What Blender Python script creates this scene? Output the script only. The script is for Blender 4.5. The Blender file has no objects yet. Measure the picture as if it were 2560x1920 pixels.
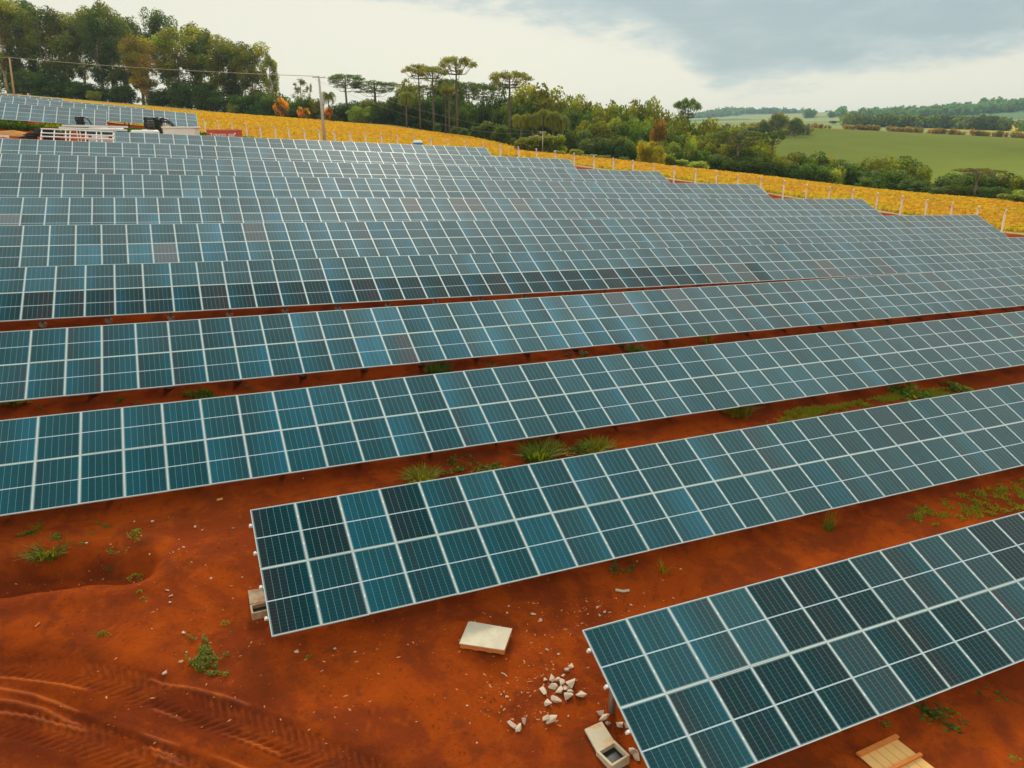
import bpy, math, random
import numpy as np
from mathutils import Vector, Matrix, Quaternion

# ------------------------------------------------------------------ camera, light, sky
SC = bpy.context.scene
H0 = 12.0                                     # camera height over the datum
F_PX = 1925.16
R = np.array([[0.9140421856673306, -0.12315508039560419, 0.38647083847716274],
              [-0.4056119999010375, -0.2831702756843899, 0.8690762340008542],
              [0.0024059004072713858, -0.9511295501358262, -0.30878275615981443]])
cd = bpy.data.cameras.new("camera"); cam = bpy.data.objects.new("camera", cd)
SC.collection.objects.link(cam); SC.camera = cam
cd.sensor_width = 36.0; cd.lens = 36.0 * F_PX / 2560.0
cd.clip_start = 0.1; cd.clip_end = 20000
cam.matrix_world = Matrix(((R[0][0], -R[0][1], -R[0][2], 0), (R[1][0], -R[1][1], -R[1][2], 0),
                           (R[2][0], -R[2][1], -R[2][2], H0), (0, 0, 0, 1)))
SC.view_settings.view_transform = 'Standard'
SC.view_settings.look = 'None'
SC.view_settings.gamma = 1
SC.view_settings.exposure = 0.08

SUN_AZ, SUN_EL = math.radians(20), math.radians(34)
SUN = Vector((math.sin(SUN_AZ) * math.cos(SUN_EL), math.cos(SUN_AZ) * math.cos(SUN_EL), math.sin(SUN_EL)))
sl = bpy.data.lights.new("sun", 'SUN'); sl.energy = 2.2; sl.angle = math.radians(12); sl.color = (1.0, 0.90, 0.74)
so = bpy.data.objects.new("sun", sl); SC.collection.objects.link(so)
so.rotation_euler = (-SUN).to_track_quat('-Z', 'Y').to_euler(); so.location = (0, 0, 60)


class NT:
    """small helper to write node trees tersely"""
    def __init__(self, tree): self.t = tree; self.n = tree.nodes; self.l = tree.links
    def add(self, typ, **kw):
        nd = self.n.new(typ)
        for k, v in kw.items():
            if k.startswith('i_'):
                nd.inputs[k[2:].replace('_', ' ')].default_value = v
            else: setattr(nd, k, v)
        return nd
    def link(self, a, b): self.l.new(a, b)
    def setin(self, sock, v):
        if hasattr(v, 'is_linked') or isinstance(v, bpy.types.NodeSocket): self.l.new(v, sock)
        else: sock.default_value = v
    def math(self, op, a, b=0.0, c=0.0, clamp=False):
        nd = self.n.new('ShaderNodeMath'); nd.operation = op; nd.use_clamp = clamp
        self.setin(nd.inputs[0], a); self.setin(nd.inputs[1], b)
        if len(nd.inputs) > 2: self.setin(nd.inputs[2], c)
        return nd.outputs[0]
    def mix(self, f, a, b, mode='MIX'):
        nd = self.n.new('ShaderNodeMix'); nd.data_type = 'RGBA'; nd.blend_type = mode
        self.setin(nd.inputs[0], f); self.setin(nd.inputs[6], a); self.setin(nd.inputs[7], b)
        return nd.outputs[2]
    def ramp(self, f, stops, interp='LINEAR'):
        nd = self.n.new('ShaderNodeValToRGB'); cr = nd.color_ramp; cr.interpolation = interp
        while len(cr.elements) < len(stops): cr.elements.new(0.5)
        for e, (p, c) in zip(cr.elements, stops):
            e.position = p; e.color = c if len(c) == 4 else (*c, 1)
        self.setin(nd.inputs[0], f)
        return nd.outputs[0]
    def noise(self, vec, scale, detail=4, rough=0.55, dist=0.0, typ='ShaderNodeTexNoise'):
        nd = self.n.new(typ); nd.inputs['Scale'].default_value = scale
        nd.inputs['Detail'].default_value = detail; nd.inputs['Roughness'].default_value = rough
        nd.inputs['Distortion'].default_value = dist
        if vec is not None: self.l.new(vec, nd.inputs['Vector'])
        return nd.outputs[0]
    def step(self, v, a, b):
        nd = self.n.new('ShaderNodeMapRange'); nd.interpolation_type = 'SMOOTHSTEP'
        self.setin(nd.inputs[0], v); nd.inputs[1].default_value = a; nd.inputs[2].default_value = b
        nd.inputs[3].default_value = 0; nd.inputs[4].default_value = 1
        return nd.outputs[0]


def grey(v): return (v, v, v, 1)


W = bpy.data.worlds.new("World"); SC.world = W; W.use_nodes = True
t = NT(W.node_tree); W.node_tree.nodes.clear()
out = t.add('ShaderNodeOutputWorld'); bg = t.add('ShaderNodeBackground'); t.link(bg.outputs[0], out.inputs[0])
tc = t.add('ShaderNodeTexCoord'); sep = t.add('ShaderNodeSeparateXYZ'); t.link(tc.outputs['Generated'], sep.inputs[0])
az = t.math('ARCTAN2', sep.outputs[0], sep.outputs[1]); el = t.math('ARCSINE', sep.outputs[2])
azd = t.math('MULTIPLY', az, 57.2958); eld = t.math('MULTIPLY', el, 57.2958)
cv = t.add('ShaderNodeCombineXYZ'); t.link(t.math('MULTIPLY', azd, 0.05), cv.inputs[0]); t.link(t.math('MULTIPLY', eld, 0.16), cv.inputs[1])
n1 = t.noise(cv.outputs[0], 1.6, 6, 0.55, 0.3)
n2 = t.noise(cv.outputs[0], 4.5, 6, 0.6, 0.2)
# lower edge (degrees of elevation) of the grey cloud bank along the azimuth
edge = t.ramp(t.math('DIVIDE', t.math('ADD', azd, 10), 80), [
    (0.0, grey(0.98)), (0.20, grey(0.90)), (0.36, grey(0.80)), (0.44, grey(0.72)), (0.52, grey(0.60)), (0.58, grey(0.34)), (0.60, grey(0.27)), (0.66, grey(0.29)),
    (0.74, grey(0.36)), (0.83, grey(0.38)), (1.0, grey(0.42))])
sepc = t.add('ShaderNodeSeparateColor'); t.link(edge, sepc.inputs[0])
edge_deg = t.math('MULTIPLY', sepc.outputs[0], 10.0)
d = t.math('SUBTRACT', eld, edge_deg)
d = t.math('ADD', d, t.math('MULTIPLY', t.math('SUBTRACT', n1, 0.5), 5.0))
d = t.math('ADD', d, t.math('MULTIPLY', t.math('SUBTRACT', n2, 0.5), 2.2))
m = t.step(d, -0.6, 2.6)
m = t.math('MULTIPLY', m, t.math('SUBTRACT', 1.0, t.step(eld, 14, 30)))
m = t.math('MULTIPLY', m, t.math('ADD', 0.35, t.math('MULTIPLY', n2, 1.05)), clamp=True)
sky = t.add('ShaderNodeTexSky'); sky.sky_type = 'NISHITA'; sky.sun_disc = False
sky.sun_elevation = SUN_EL; sky.sun_rotation = SUN_AZ
col = t.mix(t.step(m, 0.0, 0.55), (0.765, 0.738, 0.612, 1), (0.47, 0.54, 0.53, 1))
col = t.mix(t.step(m, 0.40, 1.0), col, (0.35, 0.435, 0.45, 1))
# cloud deck is brighter round the hidden sun
dt = t.add('ShaderNodeVectorMath', operation='DOT_PRODUCT'); t.link(tc.outputs['Generated'], dt.inputs[0]); dt.inputs[1].default_value = (0.292, 0.573, 0.766)
glow = t.math('POWER', t.math('MAXIMUM', dt.outputs['Value'], 0.0), 14.0)
glow2 = t.math('POWER', t.math('MAXIMUM', dt.outputs['Value'], 0.0), 3.0)
hi = t.math('MULTIPLY', t.step(eld, 10, 45), t.math('ADD', 0.15, t.math('ADD', t.math('MULTIPLY', glow2, 0.35), t.math('MULTIPLY', glow, 0.5))))
cv2 = t.noise(tc.outputs['Generated'], 3.5, 5, 0.6, 0.4)
hi = t.math('MULTIPLY', hi, t.math('ADD', 0.6, t.math('MULTIPLY', cv2, 0.8)))
col = t.mix(t.math('MULTIPLY', t.step(eld, 48, 72), 0.85), col, (0.15, 0.29, 0.33, 1))
hi = t.math('MULTIPLY', hi, t.math('SUBTRACT', 1.0, t.math('MULTIPLY', t.step(eld, 55, 75), 0.8)))
hic = t.add('ShaderNodeVectorMath', operation='SCALE'); hic.inputs[0].default_value = (1.0, 0.93, 0.88); t.link(hi, hic.inputs['Scale'])
sk = t.add('ShaderNodeVectorMath', operation='SCALE'); t.link(sky.outputs[0], sk.inputs[0]); sk.inputs['Scale'].default_value = 0.008
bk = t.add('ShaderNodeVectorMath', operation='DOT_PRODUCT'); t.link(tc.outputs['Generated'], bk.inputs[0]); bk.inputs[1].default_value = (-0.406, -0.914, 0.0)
back_fill = t.math('ADD', 1.0, t.math('MULTIPLY', t.step(bk.outputs['Value'], 0.0, 0.6), 0.4))  # sky behind the camera brightened, added fill for faces turned from the sun
bs = t.add('ShaderNodeVectorMath', operation='SCALE'); t.link(col, bs.inputs[0]); t.link(back_fill, bs.inputs['Scale']); col = bs.outputs[0]
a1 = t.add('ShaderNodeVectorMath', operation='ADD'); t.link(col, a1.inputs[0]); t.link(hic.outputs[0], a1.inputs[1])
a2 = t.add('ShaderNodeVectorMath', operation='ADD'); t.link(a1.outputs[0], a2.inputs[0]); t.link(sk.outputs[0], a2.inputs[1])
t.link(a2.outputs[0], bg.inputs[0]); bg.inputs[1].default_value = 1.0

# ------------------------------------------------------------------ pixel rays (2560 x 1920 frame)
def ray(px, py): return R @ np.array([(px - 1280) / F_PX, (py - 960) / F_PX, 1.0])
def at(px, py, Z):
    p = ray(px, py) * Z
    return np.array([p[0], p[1], p[2] + H0])

# ------------------------------------------------------------------ the rows of tables (surveyed)
PW, PL = 1.01, 1.641
ROWS = {
 "A": ([6.53, 11.25, -9.29], [0.9999, 0.0038, -0.0158], [-0.0034, -0.9009, -0.4339]),
 "B": ([0.985, 17.073, -8.267], [0.9999, -0.0035, -0.0139], [-0.0094, -0.8923, -0.4513]),
 "C": ([-3.736, 22.889, -7.244], [0.9999, -0.0075, -0.0145], [-0.013, -0.9014, -0.4327]),
 "D": ([-4.36, 28.449, -6.064], [0.9998, -0.0049, -0.0212], [-0.0137, -0.8977, -0.4404]),
 "E": ([3.009, 34.499, -5.132], [0.9996, -0.0058, -0.0289], [-0.0181, -0.8957, -0.4444]),
 "F": ([-5.67, 40.046, -3.869], [0.9995, 0.0069, -0.0308], [-0.0073, -0.8989, -0.4381]),
 "G": ([-6.254, 45.701, -3.05], [0.9995, -0.0032, -0.0307], [-0.0159, -0.9051, -0.4248]),
 "H": ([-6.905, 51.238, -2.091], [0.9994, -0.0005, -0.0344], [-0.0154, -0.9002, -0.4353]),
 "I": ([-7.47, 56.921, -1.229], [0.9993, 0.0001, -0.038], [-0.0164, -0.9016, -0.4323]),
 "J": ([-9.088, 62.424, -0.361], [0.9991, 0.0051, -0.041], [-0.0132, -0.901, -0.4337]),
 "K": ([-2.609, 67.961, 0.092], [0.999, 0.0093, -0.0427], [-0.0103, -0.8995, -0.4368]),
 "M": ([-3.687, 85.954, 2.003], [0.9978, 0.008, -0.0661], [-0.012, -0.8995, -0.4368]),
 "N": ([4.395, 91.09, 1.937], [0.997, 0.008, -0.0767], [-0.012, -0.8995, -0.4368]),
 "O": ([-0.3, 96.4, 2.55], [0.997, 0.008, -0.0767], [-0.012, -0.8995, -0.4368]),
 "P": ([-8.5, 101.6, 3.5], [0.997, 0.008, -0.0767], [-0.012, -0.8995, -0.4368]),
}
# first and last column line of each row, columns drawn as single panels
EXT = dict(A=(0, 17), B=(0, 30), C=(-3, 44), D=(-3, 54), E=(-10, 66), F=(-3, 62), G=(-3, 56), H=(-3, 51),
           I=(-4, 46), J=(-4, 42), K=(0, 30), M=(-14, 0), N=(-26, 0), O=(-24, 0), P=(-18, 0))

# ------------------------------------------------------------------ terrain
ctrl = []
def C(px, py, Z, dz=0.0): p = at(px, py, Z); ctrl.append((p[0], p[1], p[2] + dz))
def CZ(px, Z, z): p = ray(px, 960) ; q = ray(px, 960); dd = at(px, 340, Z); ctrl.append((dd[0], dd[1], z + H0))
for k, (O, u, v) in ROWS.items():
    a, b = EXT[k]
    O, u, v = map(np.array, (O, u, v))
    for i in sorted(set([a] + list(range(a + 6, b - 3, 8)) + [b])):
        p = O + u * PW * i + v * 2 * PL; ctrl.append((p[0], p[1], p[2] - 0.55 + H0))
FX = [507.2,542,576,611.8,646.8,684.5,718.8,757.7,794.8,833.6,872.5,910.7,950.7,990.8,1032.6,1075.4,1117.7,1160.5,1205.7,1249.4,1295.2,1340.3,1387.3,1434.6,1484.1,1532.9,1582,1633.8,1685.9,1739.6,1791.7,1845.4,1902.7,1961,2018,2075,2134,2195.8,2257.6,2319.5,2383,2448,2516.4]
FY = [297.3,302.3,304.5,308.1,312.3,314.6,318.6,321.3,323.1,325.8,328.9,330.5,332.7,337.8,339.8,343.8,348.4,353.1,357.1,362.1,367.1,371.6,377,382.7,389.9,394.8,400.6,408.8,415.3,421.8,428.3,436.5,443,450.7,461.6,467.1,474,482,489.3,498,507,515.3,523.4]
FK = 2.05 / 2.3
FENCE = [at(x, y, (106.765 - 0.73971 * i) * FK) for i, (x, y) in enumerate(zip(FX, FY))]
FH = 1.95
for i in range(0, 43, 6): ctrl.append((FENCE[i][0], FENCE[i][1], FENCE[i][2] - FH))
EDGE = [(-500, 190, 245), (0, 232, 232), (342, 262, 222), (515, 276, 215), (700, 305, 205), (985, 313, 198)]
EDGE2 = [(1050, 326, 185), (1125, 339, 176), (1213, 352, 165), (1262, 361, 155), (1330, 378, 142), (1420, 396, 138), (1540, 406, 135), (1657, 419, 128),
         (1840, 440, 122), (2003, 458, 116), (2165, 475, 112), (2328, 486, 108), (2560, 510, 104), (2950, 556, 96)]
for q in EDGE + EDGE2[::2] + [EDGE2[-1]]: C(*q)
for q in [(0, 248, 330), (342, 287, 320), (700, 322, 300), (985, 330, 290), (1276, 345, 220), (-500, 215, 330)]: C(*q)
for q in [(1400, 200, -9), (1600, 190, -11), (1800, 190, -14), (2050, 185, -15), (2300, 180, -15.5), (2600, 170, -15.5), (2900, 165, -16)]: CZ(*q)
for q in [(2335, 455, 245), (2640, 470, 225), (1950, 400, 290), (1750, 400, 330), (2300, 400, 320), (2560, 400, 300), (2000, 365, 350), (2850, 405, 290),
          (1800, 318, 520), (2035, 321, 480), (2300, 333, 460), (2560, 347, 430), (2900, 362, 400),
          (1950, 312, 640), (2150, 318, 640), (2350, 322, 640), (2560, 328, 620), (2900, 335, 600),
          (1900, 305, 900), (2100, 303, 950), (2300, 308, 900), (2560, 319, 760), (2490, 300, 1050), (2620, 300, 1050),
          (1850, 298, 1500), (2000, 292, 1500), (2080, 288, 1500), (2160, 290, 1450), (2300, 289, 1400), (2420, 280, 1450), (2560, 265, 1500), (2800, 255, 1600),
          (1740, 300, 2500), (1770, 292, 2600), (1800, 285, 2600), (1870, 286, 2600), (1960, 292, 2700)]: C(*q)
for px in (-400, 200, 700, 1150, 1500): CZ(px, 650, -9); CZ(px, 3500, -30)
for px in (1750, 2050, 2400, 2750): CZ(px, 4500, 5)
for px in (-400, 400, 1100, 1700, 2300, 2900): CZ(px, 8000, -60)
for x, y, z in [(-15, 3, -11.6), (0, 3, -11.95), (20, 3, -12.2), (0, -20, -13), (-60, -20, -12.5), (60, -20, -13.5), (0, -300, -20), (-300, -100, -14), (300, -100, -24),
                (-3000, -1000, -20), (3000, -1000, -40), (0, -3000, -40), (-12, 14.1, -10.1), (-12, 9, -10.95), (-30, 14, -9.6), (-40, 40, -5), (-40, 70, -.5), (-60, 100, 4),
                (30, 3, -12.4), (-8, 5, -11.6), (75, 20, -9.5), (110, 0, -12)]: ctrl.append((x, y, z + H0))
ctrl = np.array(ctrl)
YAW = math.atan2(R[0][2], R[1][2])
def lp(x, y):
    r = np.sqrt(x * x + y * y + 9.0)
    a = np.arctan2(x, y) - YAW
    a = (a + np.pi) % (2 * np.pi) - np.pi
    return np.stack([np.log(r), a], -1)
def kern(a, b): return np.sqrt(((a[:, None, :] - b[None, :, :]) ** 2).sum(-1) + 0.02 ** 2)
# flatten the site slope out first, then interpolate the rest
def trend(x, y):
    yy = np.clip(y, -25, 95); xx = np.clip(x, -40, 70); s = 1 / (1 + (np.hypot(x, y) / 160.0) ** 4)
    return (-12.4 + 0.145 * yy + 0.0 * xx - 0.00032 * (np.clip(yy, 45, 95) - 45) ** 2 - (0.012 + 0.0003 * np.clip(yy, 0, 95)) * xx + 5) * s + H0 - 5
CP = lp(ctrl[:, 0], ctrl[:, 1])
nC = len(ctrl)
A_ = np.zeros((nC + 1, nC + 1)); A_[:nC, :nC] = kern(CP, CP) - 1e-4 * np.eye(nC); A_[:nC, nC] = 1; A_[nC, :nC] = 1
SOL = np.linalg.solve(A_, np.append(ctrl[:, 2] - trend(ctrl[:, 0], ctrl[:, 1]), 0))
def base_z(x, y):
    x = np.atleast_1d(np.asarray(x, float)).ravel(); y = np.atleast_1d(np.asarray(y, float)).ravel()
    o = np.empty(len(x))
    for s in range(0, len(x), 20000):
        P = lp(x[s:s + 20000], y[s:s + 20000]); o[s:s + 20000] = kern(P, CP) @ SOL[:nC] + SOL[nC]
    return o + trend(x, y)

def hash2(ix, iy, seed):
    h = (ix.astype(np.int64) * 374761393 + iy.astype(np.int64) * 668265263 + seed * 974634777) & 0xffffffff
    h = ((h ^ (h >> 13)) * 1274126177) & 0xffffffff
    return ((h ^ (h >> 16)) & 0xffff) / 65535.0
def vnoise(x, y, s, seed=0):
    x = x / s; y = y / s; ix = np.floor(x); iy = np.floor(y); fx = x - ix; fy = y - iy
    fx = fx * fx * (3 - 2 * fx); fy = fy * fy * (3 - 2 * fy)
    a = hash2(ix, iy, seed); b = hash2(ix + 1, iy, seed); c = hash2(ix, iy + 1, seed); e = hash2(ix + 1, iy + 1, seed)
    return (a * (1 - fx) + b * fx) * (1 - fy) + (c * (1 - fx) + e * fx) * fy - 0.5
def sst(v, a, b): q = np.clip((v - a) / (b - a), 0, 1); return q * q * (3 - 2 * q)

def polyline(px_list, closed=False):
    """pixel polyline -> world xy through the undisturbed ground"""
    return np.array([hit(px, py, base_z)[:2] for px, py in px_list])
def hit(px, py, fn=None):
    fn = fn or ground_z
    dr = ray(px, py); tt = np.geomspace(6, 3000, 900)
    X = dr[0] * tt; Y = dr[1] * tt; Zr = dr[2] * tt + H0
    g = fn(X, Y); below = np.where(Zr < g)[0]
    if len(below) == 0: return np.array([X[-1], Y[-1], g[-1]])
    k = below[0]
    if k == 0: return np.array([X[0], Y[0], g[0]])
    lo, hi_ = tt[k - 1], tt[k]
    for _ in range(14):
        md = (lo + hi_) / 2; g1 = fn(np.array([dr[0] * md]), np.array([dr[1] * md]))[0]
        if dr[2] * md + H0 < g1: hi_ = md
        else: lo = md
    md = hi_; x, y = dr[0] * md, dr[1] * md
    return np.array([x, y, fn(np.array([x]), np.array([y]))[0]])
def dist_poly(x, y, P):
    best = np.full(len(x), 1e9); arc = np.zeros(len(x)); side = np.zeros(len(x)); acc = 0.0
    for a, b in zip(P[:-1], P[1:]):
        ab = b - a; Ls = np.hypot(*ab); q = np.clip(((x - a[0]) * ab[0] + (y - a[1]) * ab[1]) / Ls ** 2, 0, 1)
        dx = x - a[0] - q * ab[0]; dy = y - a[1] - q * ab[1]; dd = np.hypot(dx, dy); mk = dd < best
        best = np.where(mk, dd, best); arc = np.where(mk, acc + q * Ls, arc)
        side = np.where(mk, np.sign(ab[0] * dy - ab[1] * dx), side); acc += Ls
    return best, arc, side
def inside(x, y, P):
    r = np.zeros(len(x), bool); n = len(P)
    for i in range(n):
        a, b = P[i], P[(i + 1) % n]
        c = ((a[1] > y) != (b[1] > y)) & (x < (b[0] - a[0]) * (y - a[1]) / (b[1] - a[1] + 1e-12) + a[0]); r ^= c
    return r

TRACK1 = polyline([(-260, 1655), (-120, 1655), (0, 1660), (130, 1672), (260, 1695), (390, 1735), (520, 1782), (660, 1832), (800, 1885), (900, 1930), (1000, 1990)])
TRACK2 = polyline([(-260, 1810), (-120, 1800), (0, 1800), (110, 1820), (220, 1850), (330, 1885), (430, 1925), (560, 1990)])
RUT1 = polyline([(-100, 1715), (0, 1722), (80, 1735), (150, 1760), (200, 1782), (262, 1803), (400, 1850), (560, 1900), (700, 1960)])
RUT2 = polyline([(-100, 1745), (40, 1755), (110, 1772), (170, 1800), (260, 1830), (400, 1875), (520, 1930)])
RUT3 = polyline([(-100, 1690), (40, 1695), (160, 1712), (300, 1745), (450, 1795), (600, 1845), (760, 1905)])
RUT4 = polyline([(-100, 1770), (60, 1785), (180, 1815), (300, 1852), (420, 1895), (520, 1945)])
RUT5 = polyline([(330, 1690), (400, 1702), (480, 1722), (560, 1745), (640, 1768), (760, 1805)])
RUTS = (RUT1, RUT2, RUT3, RUT4, RUT5)
DITCH = polyline([(-80, 1462), (0, 1448), (90, 1430), (180, 1422), (270, 1415), (330, 1412)])
def near_disp(x, y):
    z = np.zeros(len(x)); m = (np.hypot(x, y) < 45)
    if not m.any(): return z
    X = x[m]; Y = y[m]; fade = 1 - sst(np.hypot(X, Y), 25, 44)
    w = vnoise(X, Y, 1.7, 3) * 0.5; w2 = vnoise(X, Y, 1.9, 4) * 0.5
    q = 0.10 * vnoise(X + w, Y + w2, 1.9, 1) + 0.07 * vnoise(X + w2, Y, 0.8, 2) + 0.035 * vnoise(X, Y, 0.33, 5) + 0.016 * vnoise(X, Y, 0.13, 6)
    q += 0.06 * np.abs(vnoise(X + 2 * w, Y + 2 * w2, 1.1, 8)) * -1
    d1, a1, s1 = dist_poly(X, Y, TRACK1); d2, a2, s2 = dist_poly(X, Y, TRACK2)
    road = 1 - sst(np.minimum(d1, d2), 0.5, 1.6)
    q *= (1 - 0.6 * road)
    for dd, aa, ss, wd in ((d1, a1, s1, 0.34), (d2, a2, s2, 0.34)):
        mk = 1 - sst(dd, wd - 0.07, wd + 0.04)
        lug = np.clip(1.8 * np.sin((aa + dd * 0.9 + .03 * vnoise(X, Y, .3, 77)) * 2 * np.pi / 0.17), -1, 1)
        q += mk * (-0.02 + 0.013 * lug * sst(dd, 0.02, 0.1)) * (0.6 + 0.9 * (vnoise(aa, aa * 0, 0.9, 9) + 0.5))
        rim = np.exp(-((dd - wd - 0.09) / 0.06) ** 2); q += 0.016 * rim * (0.7 + vnoise(X, Y, 0.5, 14))
    for P in RUTS:
        dd, aa, _ = dist_poly(X, Y, P); q += 0.020 * np.exp(-(dd / 0.030) ** 2) * sst(vnoise(aa, aa * 0, 0.7, 12), -0.25, 0.1) - 0.012 * np.exp(-((dd - 0.10) / 0.05) ** 2)
    dd, aa, ss = dist_poly(X, Y, DITCH)
    q += -0.42 * (1 - sst(dd + 0.25 * vnoise(X, Y, 0.5, 11), 0.25, 0.75)) + 0.10 * np.exp(-((dd - 0.95) / 0.25) ** 2)
    # soil washed into ridges under the drip edges of the tables
    for k in 'ABCDE':
        O, u, v = map(np.array, ROWS[k]); P = O + v * 2 * PL
        e = Y - (P[1] + (X - P[0]) * u[1]); lenm = (X > P[0] - (2.2 if k in 'ABE' else 20)) & (X < P[0] + 60)
        q += np.where(lenm, 0.06 * np.exp(-((e + 0.35 + 0.25 * vnoise(X, Y * 0, 1.1, 21)) / 0.3) ** 2) * (0.5 + vnoise(X, Y, 1.2, 22)) - 0.05 * np.exp(-((e - 0.15) / 0.2) ** 2), 0)
    z[m] = q * fade
    return z
def ground_z(x, y):
    x = np.atleast_1d(np.asarray(x, float)).ravel(); y = np.atleast_1d(np.asarray(y, float)).ravel()
    return base_z(x, y) + near_disp(x, y)
def gz(x, y): return float(ground_z(np.array([x]), np.array([y]))[0])

# ------------------------------------------------------------------ helpers
rng = random.Random(7); nr = np.random.RandomState(11)
COL = SC.collection
MATS = {}
def mat(name, base=(0.5, 0.5, 0.5), rough=0.7, metal=0.0, var=0.0, scale=4.0, second=None, bump=0.0, spec=0.4, detail=4, objtint=False, thr=(0.35, 0.65)):
    if name in MATS: return MATS[name]
    m = bpy.data.materials.new(name); m.use_nodes = True; q = NT(m.node_tree); m.node_tree.nodes.clear()
    o = q.add('ShaderNodeOutputMaterial'); b = q.add('ShaderNodeBsdfPrincipled'); q.link(b.outputs[0], o.inputs[0])
    b.inputs['Roughness'].default_value = rough; b.inputs['Metallic'].default_value = metal; b.inputs['Specular IOR Level'].default_value = spec
    tcn = q.add('ShaderNodeTexCoord'); c = (*base, 1)
    if var or second or bump:
        n = q.noise(tcn.outputs['Object'], scale, detail, 0.6, 0.2)
        if second: c = q.mix(q.step(n, *thr), c, (*second, 1))
        if var:
            hv = q.add('ShaderNodeHueSaturation'); q.setin(hv.inputs['Color'], c)
            q.link(q.math('ADD', 1 - var, q.math('MULTIPLY', n, 2 * var)), hv.inputs['Value']); c = hv.outputs[0]
        if bump:
            bp = q.add('ShaderNodeBump'); bp.inputs['Strength'].default_value = bump; bp.inputs['Distance'].default_value = 0.02
            q.link(n, bp.inputs['Height']); q.link(bp.outputs[0], b.inputs['Normal'])
    if objtint:
        oi = q.add('ShaderNodeObjectInfo'); c = q.mix(1.0, c, oi.outputs['Color'], 'MULTIPLY')
    q.setin(b.inputs['Base Color'], c)
    MATS[name] = m; return m

def link(o, parent=None):
    COL.objects.link(o)
    if parent is not None: o.parent = parent
    return o
def tag(o, label=None, cat=None, group=None, kind=None):
    if label: o['label'] = label
    if cat: o['category'] = cat
    if group: o['group'] = group
    if kind: o['kind'] = kind
    return o
def empty(name, loc, rotz=0.0):
    o = bpy.data.objects.new(name, None); link(o); o.location = loc; o.rotation_euler = (0, 0, rotz); o.empty_display_size = 0.2
    return o
class MB:
    def __init__(s): s.v = []; s.f = []; s.mi = []; s.cur = 0
    def vs(s, pts): k = len(s.v); s.v += [tuple(map(float, p)) for p in pts]; return k
    def face(s, *idx): s.f.append(idx); s.mi.append(s.cur)
    def box(s, c, size, M=None, taper=1.0):
        x, y, z = [a / 2 for a in size]; P = []
        for sz in (-1, 1):
            k = taper if sz > 0 else 1
            for sx, sy in ((-1, -1), (1, -1), (1, 1), (-1, 1)):
                p = Vector((sx * x * k, sy * y * k, sz * z))
                if M is not None: p = M @ p
                P.append(p + Vector(c))
        k = s.vs(P)
        for q in ((3, 2, 1, 0), (4, 5, 6, 7), (0, 1, 5, 4), (1, 2, 6, 5), (2, 3, 7, 6), (3, 0, 4, 7)): s.face(*[k + i for i in q])
    def bar(s, a, b, w, h, up=(0, 0, 1)):
        a = Vector(a); b = Vector(b); d = b - a; L = d.length; y = d.normalized(); x = y.cross(Vector(up))
        if x.length < 1e-4: x = y.cross(Vector((1, 0, 0)))
        x.normalize(); z = x.cross(y)
        M = Matrix((x, y, z)).transposed(); s.box((a + b) / 2, (w, L, h), M)
    def tube(s, pts, rad, n=8, cap=True):
        pts = [Vector(p) for p in pts]; rad = rad if hasattr(rad, '__len__') else [rad] * len(pts); rings = []; prev = None
        for i, p in enumerate(pts):
            d = (pts[min(i + 1, len(pts) - 1)] - pts[max(i - 1, 0)]).normalized()
            x = (prev - d * prev.dot(d)) if prev is not None else d.orthogonal()
            if x.length < 1e-5: x = d.orthogonal()
            x.normalize(); prev = x; y = d.cross(x)
            rings.append(s.vs([p + (x * math.cos(2 * math.pi * j / n) + y * math.sin(2 * math.pi * j / n)) * rad[i] for j in range(n)]))
        for a, b in zip(rings[:-1], rings[1:]):
            for j in range(n): s.face(a + j, a + (j + 1) % n, b + (j + 1) % n, b + j)
        if cap: s.face(*[rings[0] + j for j in range(n)][::-1]); s.face(*[rings[-1] + j for j in range(n)])
    def prism(s, pts, h, up=Vector((0, 0, 1))):
        n = len(pts); a = s.vs(pts); b = s.vs([Vector(p) + up * h for p in pts])
        s.face(*[a + i for i in range(n)][::-1]); s.face(*[b + i for i in range(n)])
        for i in range(n): s.face(a + i, a + (i + 1) % n, b + (i + 1) % n, b + i)
    def mesh(s, name, mats=None, smooth=False):
        me = bpy.data.meshes.new(name); me.from_pydata(s.v, [], s.f)
        for m in (mats or []): me.materials.append(m)
        if mats and len(mats) > 1: me.polygons.foreach_set('material_index', s.mi)
        if smooth: me.polygons.foreach_set('use_smooth', [True] * len(me.polygons))
        me.update(); return me
    def build(s, name, m, parent=None, loc=None, smooth=False, bevel=0.0):
        o = bpy.data.objects.new(name, s.mesh(name, m if isinstance(m, list) else [m], smooth)); link(o, parent)
        if loc is not None: o.location = loc
        if bevel:
            b = o.modifiers.new('b', 'BEVEL'); b.width = bevel; b.segments = 2; b.limit_method = 'ANGLE'
        return o
def inst(name, me, parent=None, M=None, color=None):
    o = bpy.data.objects.new(name, me); link(o, parent)
    if M is not None: o.matrix_basis = M
    if color is not None: o.color = (*color, 1)
    return o

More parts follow.
